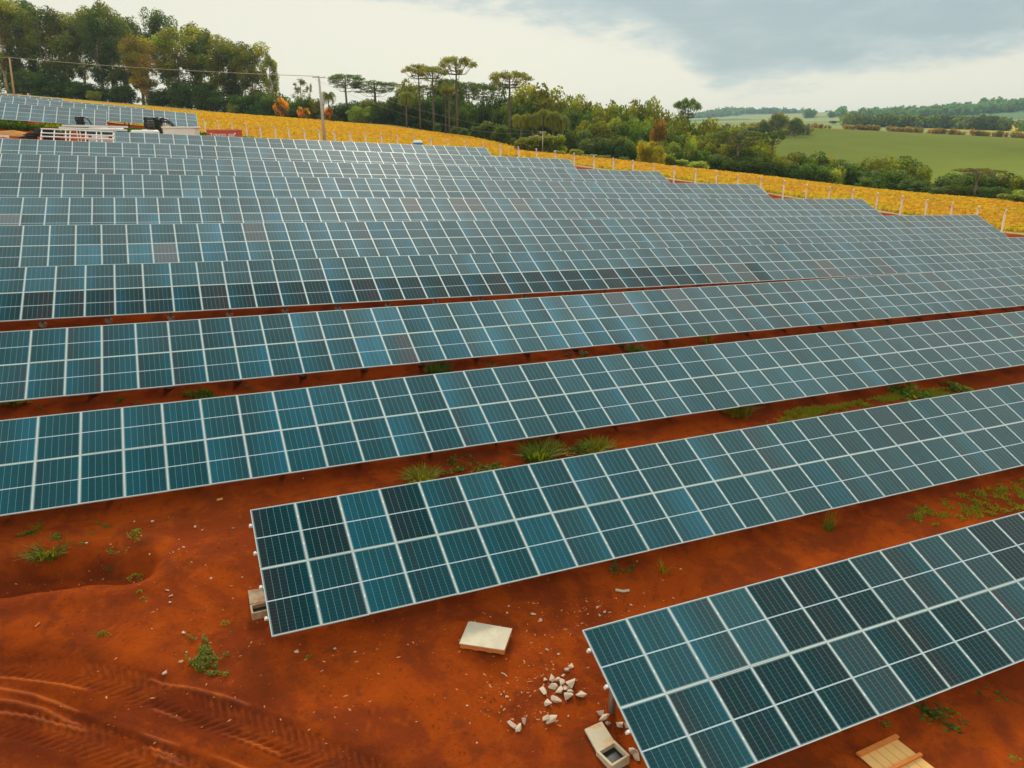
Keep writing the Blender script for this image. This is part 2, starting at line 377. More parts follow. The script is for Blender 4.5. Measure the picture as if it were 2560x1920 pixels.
def np_mesh(name, V, F, mats=None, attr=None, uv=None, smooth=False):
    V = np.asarray(V, np.float32); F = np.asarray(F, np.int32); n, k = F.shape
    me = bpy.data.meshes.new(name); me.vertices.add(len(V)); me.vertices.foreach_set('co', V.ravel())
    me.loops.add(n * k); me.loops.foreach_set('vertex_index', F.ravel())
    me.polygons.add(n); me.polygons.foreach_set('loop_start', np.arange(0, n * k, k, dtype=np.int32))
    try: me.polygons.foreach_set('loop_total', np.full(n, k, np.int32))
    except Exception: pass
    if smooth: me.polygons.foreach_set('use_smooth', np.ones(n, bool))
    for m in (mats or []): me.materials.append(m)
    me.update(calc_edges=True)
    if attr is not None:
        a = me.color_attributes.new('Col', 'FLOAT_COLOR', 'POINT'); c = np.ones((len(V), 4), np.float32); c[:, :3] = attr; a.data.foreach_set('color', c.ravel())
    if uv is not None:
        u = me.uv_layers.new(name='UVMap'); u.data.foreach_set('uv', np.asarray(uv, np.float32).ravel())
    return me

# ------------------------------------------------------------------ ground sheet
def terrain_material():
    m = bpy.data.materials.new('ground_cover'); m.use_nodes = True; q = NT(m.node_tree); m.node_tree.nodes.clear()
    o = q.add('ShaderNodeOutputMaterial'); b = q.add('ShaderNodeBsdfPrincipled'); q.link(b.outputs[0], o.inputs[0])
    b.inputs['Roughness'].default_value = 1.0; b.inputs['Specular IOR Level'].default_value = 0.0
    at_ = q.add('ShaderNodeAttribute', attribute_name='Col'); msk = q.add('ShaderNodeAttribute', attribute_name='Mask')
    sp = q.add('ShaderNodeSeparateColor'); q.link(msk.outputs['Color'], sp.inputs[0])   # r dirt, g crop, b far field
    tcn = q.add('ShaderNodeTexCoord'); P = tcn.outputs['Object']
    nA = q.noise(P, 0.55, 6, 0.62, 0.6); nB = q.noise(P, 2.3, 6, 0.65, 0.4); nC = q.noise(P, 14.0, 5, 0.7, 0.0); nD = q.noise(P, 60.0, 3, 0.6)
    # bare laterite: orange dust, moist dark red, ochre patches, fine crumbs
    dirt = q.mix(q.step(nA, 0.42, 0.60), (0.225, 0.040, 0.0095, 1), (0.355, 0.062, 0.0072, 1))
    dirt = q.mix(q.math('MULTIPLY', q.step(nB, 0.52, 0.70), 0.55), dirt, (0.39, 0.078, 0.0095, 1))
    dirt = q.mix(q.math('MULTIPLY', q.step(nB, 0.47, 0.33), 0.6), dirt, (0.145, 0.036, 0.012, 1))
    dirt = q.mix(q.math('MULTIPLY', q.step(nC, 0.54, 0.66), 0.45), dirt, (0.12, 0.026, 0.010, 1))
    dirt = q.mix(q.math('MULTIPLY', q.step(nD, 0.62, 0.72), 0.45), dirt, (0.52, 0.15, 0.045, 1))
    dirt = q.mix(1.0, dirt, at_.outputs['Color'], 'MULTIPLY')
    # crop: ripe yellow soy with orange and green patches
    mp = q.add('ShaderNodeMapping'); q.link(P, mp.inputs[0]); mp.inputs['Scale'].default_value = (1, 1, 0.3)
    c1 = q.noise(mp.outputs[0], 0.09, 5, 0.6, 0.4); c2 = q.noise(mp.outputs[0], 0.9, 5, 0.7, 0.2)
    crop = q.mix(q.step(c1, 0.38, 0.60), (0.47, 0.295, 0.038, 1), (0.46, 0.255, 0.060, 1))
    crop = q.mix(q.math('MULTIPLY', q.step(c2, 0.42, 0.64), 0.6), crop, (0.54, 0.325, 0.030, 1))
    crop = q.mix(q.math('MULTIPLY', q.step(c2, 0.46, 0.34), 0.5), crop, (0.30, 0.22, 0.03, 1))
    crop = q.mix(1.0, crop, at_.outputs['Color'], 'MULTIPLY')
    # remaining land takes the painted land-use colour with mild patchiness
    f1 = q.noise(P, 0.012, 6, 0.6, 0.5); f2 = q.noise(P, 0.35, 6, 0.7, 0.3)
    hv = q.add('ShaderNodeHueSaturation'); q.link(at_.outputs['Color'], hv.inputs['Color'])
    q.link(q.math('ADD', 0.78, q.math('ADD', q.math('MULTIPLY', f1, 0.22), q.math('MULTIPLY', f2, 0.22))), hv.inputs['Value'])
    wv = q.add('ShaderNodeTexWave', wave_type='BANDS', bands_direction='DIAGONAL'); q.link(P, wv.inputs[0]); wv.inputs['Scale'].default_value = 0.11
    wv.inputs['Distortion'].default_value = 1.2; wv.inputs['Detail'].default_value = 2
    hv2 = q.mix(q.math('MULTIPLY', wv.outputs[1], q.math('MULTIPLY', sp.outputs[2], 0.5)), hv.outputs[0], (0.10, 0.13, 0.02, 1))
    c = q.mix(sp.outputs[0], hv2, dirt); c = q.mix(sp.outputs[1], c, crop)
    q.link(c, b.inputs['Base Color'])
    bp = q.add('ShaderNodeBump'); bp.inputs['Strength'].default_value = 0.9; bp.inputs['Distance'].default_value = 0.04
    hgt = q.math('ADD', q.math('MULTIPLY', nC, 0.7), q.math('ADD', q.math('MULTIPLY', nD, 0.3), q.math('MULTIPLY', nB, 0.8)))
    q.link(q.math('MULTIPLY', hgt, sp.outputs[0]), bp.inputs['Height'])
    bp2 = q.add('ShaderNodeBump'); bp2.inputs['Strength'].default_value = 0.9; bp2.inputs['Distance'].default_value = 0.25
    q.link(q.math('MULTIPLY', c2, q.math('SUBTRACT', 1.0, sp.outputs[0])), bp2.inputs['Height']); q.link(bp.outputs[0], bp2.inputs['Normal'])
    q.link(bp2.outputs[0], b.inputs['Normal'])
    return m

FLINE = np.array([[-400, 150], [-60, 118], [FENCE[0][0], FENCE[0][1]], [FENCE[42][0], FENCE[42][1]], [FENCE[42][0] + 30, FENCE[42][1] - 30], [400, -350]])
def to_xy(L): return np.array([at(*q)[:2] for q in L])
EDGE_XY = to_xy(EDGE + EDGE2)
def side_of(x, y, L):
    """>0 when the point lies beyond (away from the camera) the polyline, by polar comparison"""
    a = np.arctan2(x, y); r = np.hypot(x, y); la = np.arctan2(L[:, 0], L[:, 1]); lr = np.hypot(L[:, 0], L[:, 1]); o = np.argsort(la)
    return r - np.interp(a, la[o], lr[o])
def land(x, y):
    n = len(x); col = np.tile(np.array([0.045, 0.062, 0.016]), (n, 1)); mask = np.zeros((n, 3))
    r = np.hypot(x, y)
    wob = 2.0 * vnoise(x, y, 9.0, 31) + 1.0 * vnoise(x, y, 3.0, 32)
    df = side_of(x, y, FLINE) + wob * 0.5; de = side_of(x, y, EDGE_XY) + wob * 0.8
    dirt = 1 - sst(df, -0.6, 0.9); mask[:, 0] = dirt
    crop = (1 - dirt) * (1 - sst(de, -0.8, 0.8)); mask[:, 1] = crop
    # tints inside the compound
    big = 0.5 + vnoise(x, y, 3.3, 41) + 0.5 * vnoise(x, y, 1.3, 42)
    dc = np.stack([0.88 + 0.22 * big, 0.84 + 0.26 * big, 0.85 + 0.2 * big], 1)
    d1, _, _ = dist_poly(x, y, TRACK1) if True else None
    m = r < 45
    if m.any():
        xx, yy = x[m], y[m]; d1, a1, _ = dist_poly(xx, yy, TRACK1); d2, a2, _ = dist_poly(xx, yy, TRACK2); dd, _, _ = dist_poly(xx, yy, DITCH)
        darker = np.maximum(1 - sst(np.minimum(d1, d2) + 0.5 * vnoise(xx, yy, 0.8, 51), 0.3, 1.0), 1 - sst(dd + 0.25 * vnoise(xx, yy, 0.5, 11), 0.2, 0.75))  # darker soil along the wheel tracks and down in the ditch
        ruts = 0
        for P in RUTS:
            r1, b1, _ = dist_poly(xx, yy, P); ruts = np.maximum(ruts, np.exp(-(r1 / 0.028) ** 2) * sst(vnoise(b1, b1 * 0, 0.7, 12), -0.2, 0.15))  # bright rut lines: sheen of smooth soil painted into the colour
        for dd_, aa_ in ((d1, a1), (d2, a2)):
            lg = np.clip(1.8 * np.sin((aa_ + dd_ * 0.9 + .03 * vnoise(xx, yy, .3, 77)) * 2 * np.pi / 0.17), -1, 1); ruts = np.maximum(ruts, (dd_ < .33) * (lg > .2) * .16 * (vnoise(xx, yy, .6, 78) > -.1))
        k = dc[m]; k = k * (1 - 0.34 * darker[:, None] * np.array([1, 1.0, 0.6])) + ruts[:, None] * np.array([0.75, 1.2, 2.2]) ; dc[m] = k
    cc = np.ones((n, 3)); g = sst(df, 0, 7) * 1.0
    cc *= (np.stack([0.62 + 0.38 * g, 0.86 + 0.14 * g, 0.7 + 0.3 * g], 1))     # greener, weedy strip along the fence
    # greener crop towards the middle copse
    az_ = np.degrees(np.arctan2(x, y)); gm = sst(az_, 20, 27) * (1 - sst(az_, 31, 36)) * sst(de, -14, -2)
    cc = cc * (1 - gm[:, None]) + gm[:, None] * np.array([0.72, 1.05, 0.7])
    far = de > 0
    # grass under the copse, forest floor, valley, green field ...
    gr = far & (de < 26) & (az_ > 14) & (az_ < 31); col[gr] = (0.27, 0.255, 0.03)
    pt = far & (vnoise(x, y, 16, 61) > 0.25) & (de < 30) & (az_ > 25) & (az_ < 33); col[pt] = (0.36, 0.13, 0.045)
    F1 = to_xy([(1600, 420, 262), (1900, 420, 250), (2335, 455, 240), (2650, 470, 222), (3000, 500, 205), (3100, 380, 395), (2560, 346, 432), (2300, 333, 460), (2035, 321, 482), (1750, 318, 520)])
    i1 = inside(x, y, F1); col[i1] = np.array([0.200, 0.235, 0.045]) * (1 + .45 * vnoise(x[i1], y[i1], 60, 88) + .12 * vnoise(x[i1], y[i1], 14, 89))[:, None]; mask[i1, 2] = 1
    df1 = side_of(x, y, to_xy([(1500, 318, 540), (1750, 318, 522), (2035, 321, 484), (2300, 333, 462), (2560, 346, 434), (3100, 380, 398)]))
    band = (df1 > 0) & (df1 < 9) & (az_ > 25); col[band] = (0.30, 0.17, 0.05)
    b2 = (df1 >= 9) & (r < 690) & (az_ > 25); col[b2] = (0.27, 0.31, 0.125)
    b3 = (r >= 690) & (r < 1250) & (az_ > 25); col[b3] = (0.25, 0.29, 0.11)
    yl = (r >= 690) & (r < 1150) & (az_ > 51); col[yl] = (0.52, 0.40, 0.06)
    b4 = (r >= 1250) & (az_ > 25); nn = vnoise(x, y, 420, 71) + 0.5 * vnoise(x, y, 170, 72)
    col[b4] = (0.30, 0.33, 0.15)
    k = b4 & (nn > 0.12); col[k] = (0.36, 0.34, 0.27)
    k = b4 & (nn < -0.22); col[k] = (0.14, 0.22, 0.10)
    k = (r >= 2100); col[k] = (0.20, 0.26, 0.15)
    left_far = (de > 0) & (az_ < 14); col[left_far] = (0.05, 0.065, 0.02)
    col = col * (1 - mask[:, 0:1] - mask[:, 1:2]) + dc * mask[:, 0:1] + cc * mask[:, 1:2]
    return col, mask

def build_terrain():
    NA1, A0, A1 = 860, -64.0, 64.0
    fine = np.radians(np.linspace(A0, A1, NA1)); coarse = np.radians(np.linspace(A1, 360 + A0, 62)[1:-1])
    an = np.concatenate([fine, coarse]) + YAW
    rr = [0.8, 2.0, 3.5, 5.0]
    r = 5.8
    while r < 11: rr.append(r); r *= 1.012
    while r < 17: rr.append(r); r *= 1.0024
    while r < 28: rr.append(r); r *= 1.0035
    while r < 70: rr.append(r); r *= 1.0075
    while r < 9500: rr.append(r); r *= 1.016
    rr = np.array(rr)
    Rr, An = np.meshgrid(rr, an, indexing='ij'); X = (Rr * np.sin(An)).ravel(); Y = (Rr * np.cos(An)).ravel()
    Z = ground_z(X, Y); c, mk = land(X, Y)
    na = len(an); nrr = len(rr)
    i = np.arange(nrr - 1)[:, None]; j = np.arange(na)[None, :]; j2 = (j + 1) % na
    F = np.stack([i * na + j, i * na + j2, (i + 1) * na + j2, (i + 1) * na + j], -1).reshape(-1, 4)[:, ::-1]
    V = np.stack([X, Y, Z], 1)
    me = np_mesh('ground', V, F, [terrain_material()], attr=c, smooth=True)
    a = me.color_attributes.new('Mask', 'FLOAT_COLOR', 'POINT'); q = np.ones((len(V), 4), np.float32); q[:, :3] = mk; a.data.foreach_set('color', q.ravel())
    o = bpy.data.objects.new('ground', me); link(o); tag(o, kind='structure')
    print('terrain verts', len(V))
build_terrain()

# ------------------------------------------------------------------ solar tables
GAP = 0.006; LW, LH = PW - GAP, PL - GAP; FW = 0.0175
def cell_material(name, joined):
    m = bpy.data.materials.new(name); m.use_nodes = True; q = NT(m.node_tree); m.node_tree.nodes.clear()
    o = q.add('ShaderNodeOutputMaterial'); b = q.add('ShaderNodeBsdfPrincipled'); q.link(b.outputs[0], o.inputs[0])
    uv = q.add('ShaderNodeUVMap', uv_map='UVMap'); s = q.add('ShaderNodeSeparateXYZ'); q.link(uv.outputs[0], s.inputs[0])
    if joined: tint = q.add('ShaderNodeAttribute', attribute_name='Col').outputs['Color']
    else: tint = q.add('ShaderNodeObjectInfo').outputs['Color']
    ts = q.add('ShaderNodeSeparateColor'); q.link(tint, ts.inputs[0])      # r: hue key 0 brown .5 teal 1 blue, g: value, b: gradient phase
    x, y = s.outputs[0], s.outputs[1]
    mx, my = 0.022, 0.020
    iw = LW - 2 * FW - 2 * mx; ih = LH - 2 * FW - 2 * my
    px = q.math('SUBTRACT', x, FW + mx); py = q.math('SUBTRACT', y, FW + my)
    cx = q.math('DIVIDE', px, iw / 6); cy = q.math('DIVIDE', py, ih / 20)
    fx = q.math('ABSOLUTE', q.math('SUBTRACT', q.math('FRACT', cx), 0.5)); fy = q.math('ABSOLUTE', q.math('SUBTRACT', q.math('FRACT', cy), 0.5))
    vl = q.math('GREATER_THAN', fx, 0.5 - 0.0042 / (iw / 6)); hl = q.math('GREATER_THAN', fy, 0.5 - 0.0030 / (ih / 20))
    mid = q.math('LESS_THAN', q.math('ABSOLUTE', q.math('SUBTRACT', y, LH / 2)), 0.0135)
    ed = q.math('MAXIMUM', q.math('GREATER_THAN', q.math('ABSOLUTE', q.math('SUBTRACT', x, LW / 2)), iw / 2), q.math('GREATER_THAN', q.math('ABSOLUTE', q.math('SUBTRACT', y, LH / 2)), ih / 2))
    # cell colour: key shifts across the module (anti-reflection coating), cell to cell scatter
    wn = q.add('ShaderNodeTexWhiteNoise', noise_dimensions='3D'); cc = q.add('ShaderNodeCombineXYZ')
    q.link(q.math('FLOOR', cx), cc.inputs[0]); q.link(q.math('MULTIPLY', ts.outputs[2], 97.0), cc.inputs[1]); q.link(wn.inputs[0], wn.inputs[0]) if False else None
    q.link(cc.outputs[0], wn.inputs[0])
    grad = q.math('MULTIPLY', q.math('SUBTRACT', q.math('DIVIDE', x, LW), 0.5), q.math('MULTIPLY', q.math('SUBTRACT', ts.outputs[2], 0.5), 1.15))
    key = q.math('ADD', q.math('ADD', ts.outputs[0], grad), q.math('MULTIPLY', q.math('SUBTRACT', wn.outputs[0], 0.5), 0.14))
    key = q.math('ADD', key, q.math('MULTIPLY', q.math('SUBTRACT', q.noise(uv.outputs[0], 1.3, 2), 0.5), 0.12))
    cell = q.ramp(key, [(0.0, (0.050, 0.040, 0.036)), (0.20, (0.034, 0.044, 0.050)), (0.40, (0.004, 0.052, 0.063)), (0.60, (0.001, 0.078, 0.100)), (0.78, (0.001, 0.108, 0.160)), (1.0, (0.001, 0.150, 0.255))])
    vs = q.add('ShaderNodeVectorMath', operation='SCALE'); q.link(cell, vs.inputs[0]); q.link(q.math('MULTIPLY', ts.outputs[1], 1.45), vs.inputs['Scale'])
    c = q.mix(q.math('MULTIPLY', hl, 0.28), vs.outputs[0], (0.10, 0.20, 0.22, 1))
    c = q.mix(q.math('MULTIPLY', q.math('MAXIMUM', vl, ed), 0.58), c, (0.24, 0.38, 0.40, 1))
    c = q.mix(mid, c, (0.50, 0.60, 0.68, 1))
    # dust film
    dn = q.noise(uv.outputs[0], 5.0, 4, 0.6); c = q.mix(q.math('MULTIPLY', q.step(dn, 0.35, 0.9), 0.015), c, (0.45, 0.33, 0.25, 1))
    q.link(c, b.inputs['Base Color'])
    b.inputs['Specular Tint'].default_value = (0.58, 0.87, 1.0, 1)
    b.inputs['Roughness'].default_value = 0.15; b.inputs['IOR'].default_value = 1.5; q.link(q.math('MULTIPLY', q.math('SUBTRACT', ts.outputs[1], 0.27), 2.1, clamp=True), b.inputs['Specular IOR Level'])  # low tint value also cuts specular, imitating absent sky reflection
    return m
M_CELL = cell_material('solar_cells', False); M_CELLJ = cell_material('solar_cells_block', True)
M_FRAME = mat('module_frame', (0.62, 0.67, 0.66), 0.38, 0.15, var=0.05, scale=3)
M_STEEL = mat('galvanised_steel', (0.42, 0.46, 0.46), 0.42, 0.55, var=0.18, scale=6)
M_CONC = mat('weathered_concrete', (0.50, 0.40, 0.27), 0.9, var=0.15, scale=5, second=(0.40, 0.22, 0.12), bump=0.4)
M_WHITE = mat('painted_white', (0.86, 0.85, 0.80), 0.5, var=0.05, scale=2)

def lam_mesh():
    x0, x1, y0, y1 = FW - .004, LW - FW + .004, FW - .004, LH - FW + .004
    V = []; F = []; U = []
    V += [(x0, -y0, 0), (x0, -y1, 0), (x1, -y1, 0), (x1, -y0, 0), (x0, -y0, -.006), (x0, -y1, -.006), (x1, -y1, -.006), (x1, -y0, -.006)]
    F = [(0, 1, 2, 3), (7, 6, 5, 4)]
    uv = [(x0, y0), (x0, y1), (x1, y1), (x1, y0)] + [(0, 0)] * 4
    return V, F, uv
def ring(mb, ox=0, oy=0):
    for (a, b, c_, d_) in ((0, LW, 0, FW), (0, LW, LH - FW, LH), (0, FW, FW, LH - FW), (LW - FW, LW, FW, LH - FW)):
        mb.box((ox + (a + b) / 2, oy - (c_ + d_) / 2, -0.0135), (b - a, d_ - c_, 0.035))
V, F_, U = lam_mesh(); ME_LAM = np_mesh('solar_panel', V, F_, [M_CELL], uv=U)
mbf = MB(); ring(mbf); ME_FRAME = mbf.mesh('frame', [M_FRAME])
mp_ = MB(); mp_.box((0, 0, .5), (.11, .09, 1)); ME_POST = mp_.mesh('support_post', [M_STEEL], True)
mf_ = MB(); mf_.tube([(0, 0, -0.25), (0, 0, 0.10), (0, 0, 0.125)], [0.14, 0.135, 0.12], 16); ME_FOOT = mf_.mesh('concrete_footing', [M_CONC], False)

ROWLAB = {
 "A": "nearest table of dark teal solar panels, its lower edge leaving the photo at the bottom",
 "B": "second solar table from the front, with its free left end above the bare red dirt",
 "C": "third solar table from the front, right above the weedy strip of red soil",
 "D": "fourth solar table from the front, with the brightest blue panels near its middle",
 "E": "fifth solar table from the front, its lower panels dark, round footings showing under it",
 "F": "sixth solar table from the front, its right end meeting the fence at the photo's edge",
 "G": "seventh solar table from the front, with a single brown panel near its left end",
 "H": "eighth solar table from the front, between two overlapping grey-blue tables",
 "I": "ninth solar table from the front, counted up from the red dirt",
 "J": "tenth solar table from the front, just in front of the shorter back table",
 "K": "shorter hindmost table of the big block, just below the blue toilet and red bin",
 "M": "short solar table behind the white metal frame, ending beside the black coil",
 "N": "solar table behind the tall pipe coil, ending above the white site box",
 "O": "thin strip of solar table showing just above those behind the work yard",
 "P": "farthest solar table at the left, a sliver below the yellow field",
}
def hsh(*a):
    r_ = random.Random(repr(a)); return r_.random(), r_.random(), r_.random(), r_.gauss(0, 1)
SPECIAL = {}  # hand-set tints; on the two front rows they paint lighting variation
def sp(row, lev, cols, key, val=None, ph=None):
    for c_ in cols: SPECIAL[(row, lev, c_)] = (key, val, ph)
sp('A', 0, [0], .50); sp('A', 0, [1, 3], .60, .56, .5); sp('A', 0, [2], .55); sp('A', 0, [4, 5, 6], .36, .36); sp('A', 0, [7, 8], .45, .42); sp('A', 0, [9, 10], .5, .46)
sp('A', 0, [11, 12, 13], .30, .38); sp('A', 1, [0, 1], .50, .46); sp('A', 1, [2, 3, 4, 6, 7, 8], .42, .36); sp('A', 1, [5], .36, .48); sp('A', 1, [9, 10], .5, .46)
sp('B', 0, [0, 1, 3], .40, .36); sp('B', 0, [2], .72, .52, .5); sp('B', 0, [4], .52, .5, .1); sp('B', 0, [5], .62, .6, .6); sp('B', 1, [0], .42, .36); sp('B', 1, [1, 3], .48, .48); sp('B', 1, [2], .66, .55, .4)
sp('D', 0, [8], .64, .6, .0); sp('D', 0, [10], .62, .58, .95); sp('D', 0, [11], .80, .62, .5); sp('D', 1, [10], .86, .62, .5); sp('D', 1, [11], .30, .6, .0); sp('D', 1, [14], .62, .6, 1.0); sp('D', 1, [15], .72, .6, .1)
sp('D', 0, [16, 19], .72, .6, .95); sp('D', 0, [18, 22], .68, .6, .05); sp('D', 1, [17, 18], .70, .6, .8); sp('D', 1, [21], .66, .6, .1); sp('D', 0, [21, 24], .20, .6, .5)
for c_ in range(-9, 22): sp('E', 1, [c_], (.36, .56, .40, .66, .24, .52)[c_ % 6], .345, (.15, .0, .5, .02, .35, .0)[c_ % 6])  # lower panels darkened: missing sky reflection painted into their tint
sp('E', 1, [25], .5, .35); sp('E', 1, [30], .05, .55, .5); sp('E', 1, [22, 24], .15, .5); sp('E', 1, [48], .02, .6, .5)
sp('F', 1, [5], .10, .75, .5); sp('F', 0, [7], .8, .6); sp('F', 0, [9], .1, .6); sp('G', 0, [19, 22, 23, 26], .03, .55, .5); sp('G', 1, [-1], .05, .8, .5)
sp('H', 1, [8], .85, .6, .5); sp('F', 1, [2, 4], .78, .6, .6)
def panel_tint(row, lev, c_):
    a, b_, cph, g_ = hsh(row, lev, c_)
    key = 0.54 + 0.042 * g_ + 0.05 * math.sin(c_ * 0.30 + ord(row) * 1.7) + (0.10 * math.exp(-((c_ - 13) / 8.0) ** 2) if row in 'CDEFGH' else 0)
    if a < 0.045: key += 0.16
    elif a > 0.968 and row not in 'ABC': key -= 0.24
    v_ = 0.50 + 0.09 * (b_ - 0.5); ph = 0.5 + (cph - 0.5) * (1.0 if b_ > 0.62 or row in 'DEFG' else 0.4)
    s_ = SPECIAL.get((row, lev, c_))
    if s_:
        key = s_[0] + 0.02 * g_ + (0.0 if s_[1] is None or s_[1] < .45 else -.02)
        if s_[1] is not None: v_ = s_[1] + 0.02 * (b_ - .5)
        if s_[2] is not None: ph = s_[2]
    return (min(max(key, 0.0), 1.0), min(max(v_, 0.0), 1.0), min(max(ph, 0.0), 1.0))

def camz(P): return float(R[:, 2] @ (np.array(P) - np.array([0, 0, H0])))
def build_row(k):
    O, u, v = [np.array(q, float) for q in ROWS[k]]
    O = O + np.array([0, 0, H0]); u /= np.linalg.norm(u); v -= u * (u @ v); v /= np.linalg.norm(v); n_ = np.cross(u, -v)
    a, b = EXT[k]
    base = O + v * 2 * PL; z0 = gz(base[0], base[1])
    root = empty('solar_table', (base[0], base[1], z0)); tag(root, ROWLAB[k], 'solar panels', 'long rows of tilted solar panels')
    Rm = Matrix((u, -v, n_)).transposed().to_4x4(); off = Vector(O - np.array([base[0], base[1], z0]))
    def M(i, j): return Matrix.Translation(off + Vector(u * PW * i + v * PL * j)) @ Rm
    # which panels the picture shows, nearest first
    cells = []
    for i in range(a, b):
        for j in (0, 1):
            c_ = O + u * PW * (i + .5) + v * PL * (j + .5) - np.array([0, 0, H0]); q = R.T @ c_
            px = 1280 + F_PX * q[0] / q[2] if q[2] > 0 else -9999; py = 960 + F_PX * q[1] / q[2] if q[2] > 0 else -9999
            vis = (-60 < px < 2620 and -60 < py < 1980)
            cells.append((0 if vis else 1, q[2], i, j))
    cells.sort(); solo = cells[:100]; rest = cells[100:]
    solo = [c_ for c_ in solo if c_[0] == 0 or k in 'ABC']; rest = [c_ for c_ in cells if c_ not in solo]
    for _, _, i, j in solo:
        jt = hsh('tilt', k, i, j)
        p = inst('solar_panel', ME_LAM, root, M(i, j) @ Matrix.Rotation((jt[0] - .5) * .008, 4, 'X') @ Matrix.Rotation((jt[1] - .5) * .006, 4, 'Y') @ Matrix.Translation((0, (jt[2] - .5) * .006, 0)), panel_tint(k, j, i))
        inst('frame', ME_FRAME, p)
    if rest:
        V = []; F = []; U = []; Cc = []; V0, F0, U0 = lam_mesh(); fb = MB()
        for _, _, i, j in rest:
            m_ = M(i, j); s0 = len(V); V += [tuple(m_ @ Vector(p)) for p in V0]; F += [tuple(s0 + x for x in f) for f in F0]; U += U0; Cc += [panel_tint(k, j, i)] * 8
            f0 = len(fb.v); ring(fb); fb.v[f0:] = [tuple(m_ @ Vector(p)) for p in fb.v[f0:]]
        o = bpy.data.objects.new('solar_panel_block', np_mesh('solar_panel_block', V, F, [M_CELLJ], attr=Cc, uv=U)); link(o, root); tag(o, kind='stuff')
        fr = fb.build('frame', M_FRAME, o)
    # rails with module clamps, rafters, posts on footings
    near = k in 'ABCDE'
    for yy in (0.42, 1.18, PL + 0.42, PL + 1.18):
        mb = MB(); mb.box(((a + b) / 2 * PW, -yy, -0.058), ((b - a) * PW + 0.16, 0.05, 0.05))
        if near:
            for i in range(a + 1, b): mb.box((i * PW - GAP / 2, -yy, 0.0075), (0.03, 0.06, 0.006))
        for e_ in (a, b): mb.box((e_ * PW + (-0.045 if e_ == a else 0.04), -yy, -0.02), (0.05, 0.055, 0.045))
        o = mb.build('rail', M_WHITE if k in 'AB' else M_FRAME, root); o.matrix_basis = M(0, 0)
    rf = MB(); rf.box((0, -PL, -0.115), (0.05, 2 * PL - 0.25, 0.06)); ME_R = rf.mesh('rafter', [M_STEEL])
    i = a + 0.42
    while i < b:
        inst('rafter', ME_R, root, M(0, 0) @ Matrix.Translation((i * PW, 0, 0)))
        for sl_, full in ((1.60 if k in 'AE' else 1.25, True), (0.42, False)):
            top = O + u * PW * i + v * PL * sl_ - n_ * 0.14; g = gz(top[0], top[1]); hgt = top[2] - g
            lo = Vector((top[0] - base[0], top[1] - base[1], g - z0))
            if not full and not near: continue
            p = inst('support_post', ME_POST, root, Matrix.Translation(lo) @ Matrix.Diagonal((1, 1, hgt, 1)))
            if k in 'DE': inst('concrete_footing', ME_FOOT, p, Matrix.Diagonal((1, 1, 1 / hgt, 1)))
        if near and k in 'AB':
            p0 = O + u * PW * i + v * PL * 1.60 - n_ * 0.14; p1 = O + u * PW * i + v * PL * 1.05 - n_ * 0.14
            g = gz(p0[0], p0[1]); s0 = np.array([p0[0], p0[1], g + 0.35]) - np.array([base[0], base[1], z0]); s1 = p1 - np.array([base[0], base[1], z0])
            bb = MB(); bb.bar(s0, s1, 0.035, 0.035); bb.build('brace', M_STEEL, root)
        i += 2.14
    return root
for k in ROWS: build_row(k)

# ------------------------------------------------------------------ trees
def leaf_material(name, base, trans, var=0.35, rough=0.6):
    m = bpy.data.materials.new(name); m.use_nodes = True; q = NT(m.node_tree); m.node_tree.nodes.clear()
    o = q.add('ShaderNodeOutputMaterial'); b = q.add('ShaderNodeBsdfPrincipled'); tr = q.add('ShaderNodeBsdfTranslucent'); mx = q.add('ShaderNodeMixShader')
    at_ = q.add('ShaderNodeAttribute', attribute_name='Col'); oi = q.add('ShaderNodeObjectInfo')
    c = q.mix(1.0, (*base, 1), at_.outputs['Color'], 'MULTIPLY'); c = q.mix(1.0, c, oi.outputs['Color'], 'MULTIPLY')
    hv = q.add('ShaderNodeHueSaturation'); q.setin(hv.inputs['Color'], c); q.link(q.math('ADD', 0.88, q.math('MULTIPLY', oi.outputs['Random'], 0.24)), hv.inputs['Value'])
    q.link(q.math('ADD', 0.49, q.math('MULTIPLY', oi.outputs['Random'], 0.02)), hv.inputs['Hue'])
    q.link(hv.outputs[0], b.inputs['Base Color']); b.inputs['Roughness'].default_value = rough; b.inputs['Specular IOR Level'].default_value = 0.25
    tc_ = q.mix(1.0, hv.outputs[0], (*trans, 1), 'MULTIPLY'); q.link(tc_, tr.inputs[0])
    mx.inputs[0].default_value = 0.46; q.link(b.outputs[0], mx.inputs[1]); q.link(tr.outputs[0], mx.inputs[2]); q.link(mx.outputs[0], o.inputs[0])
    return m
LEAF = leaf_material('foliage', (0.105, 0.145, 0.022), (2.6, 2.2, 0.45))
PETAL = leaf_material('blossom', (0.75, 0.22, 0.01), (1.1, 1.0, 0.8))
GRASSM = leaf_material('grass_blades', (0.13, 0.19, 0.025), (1.4, 1.4, 0.6))
BARK = mat('bark', (0.16, 0.12, 0.085), 0.9, var=0.3, scale=3, bump=0.5, objtint=True)

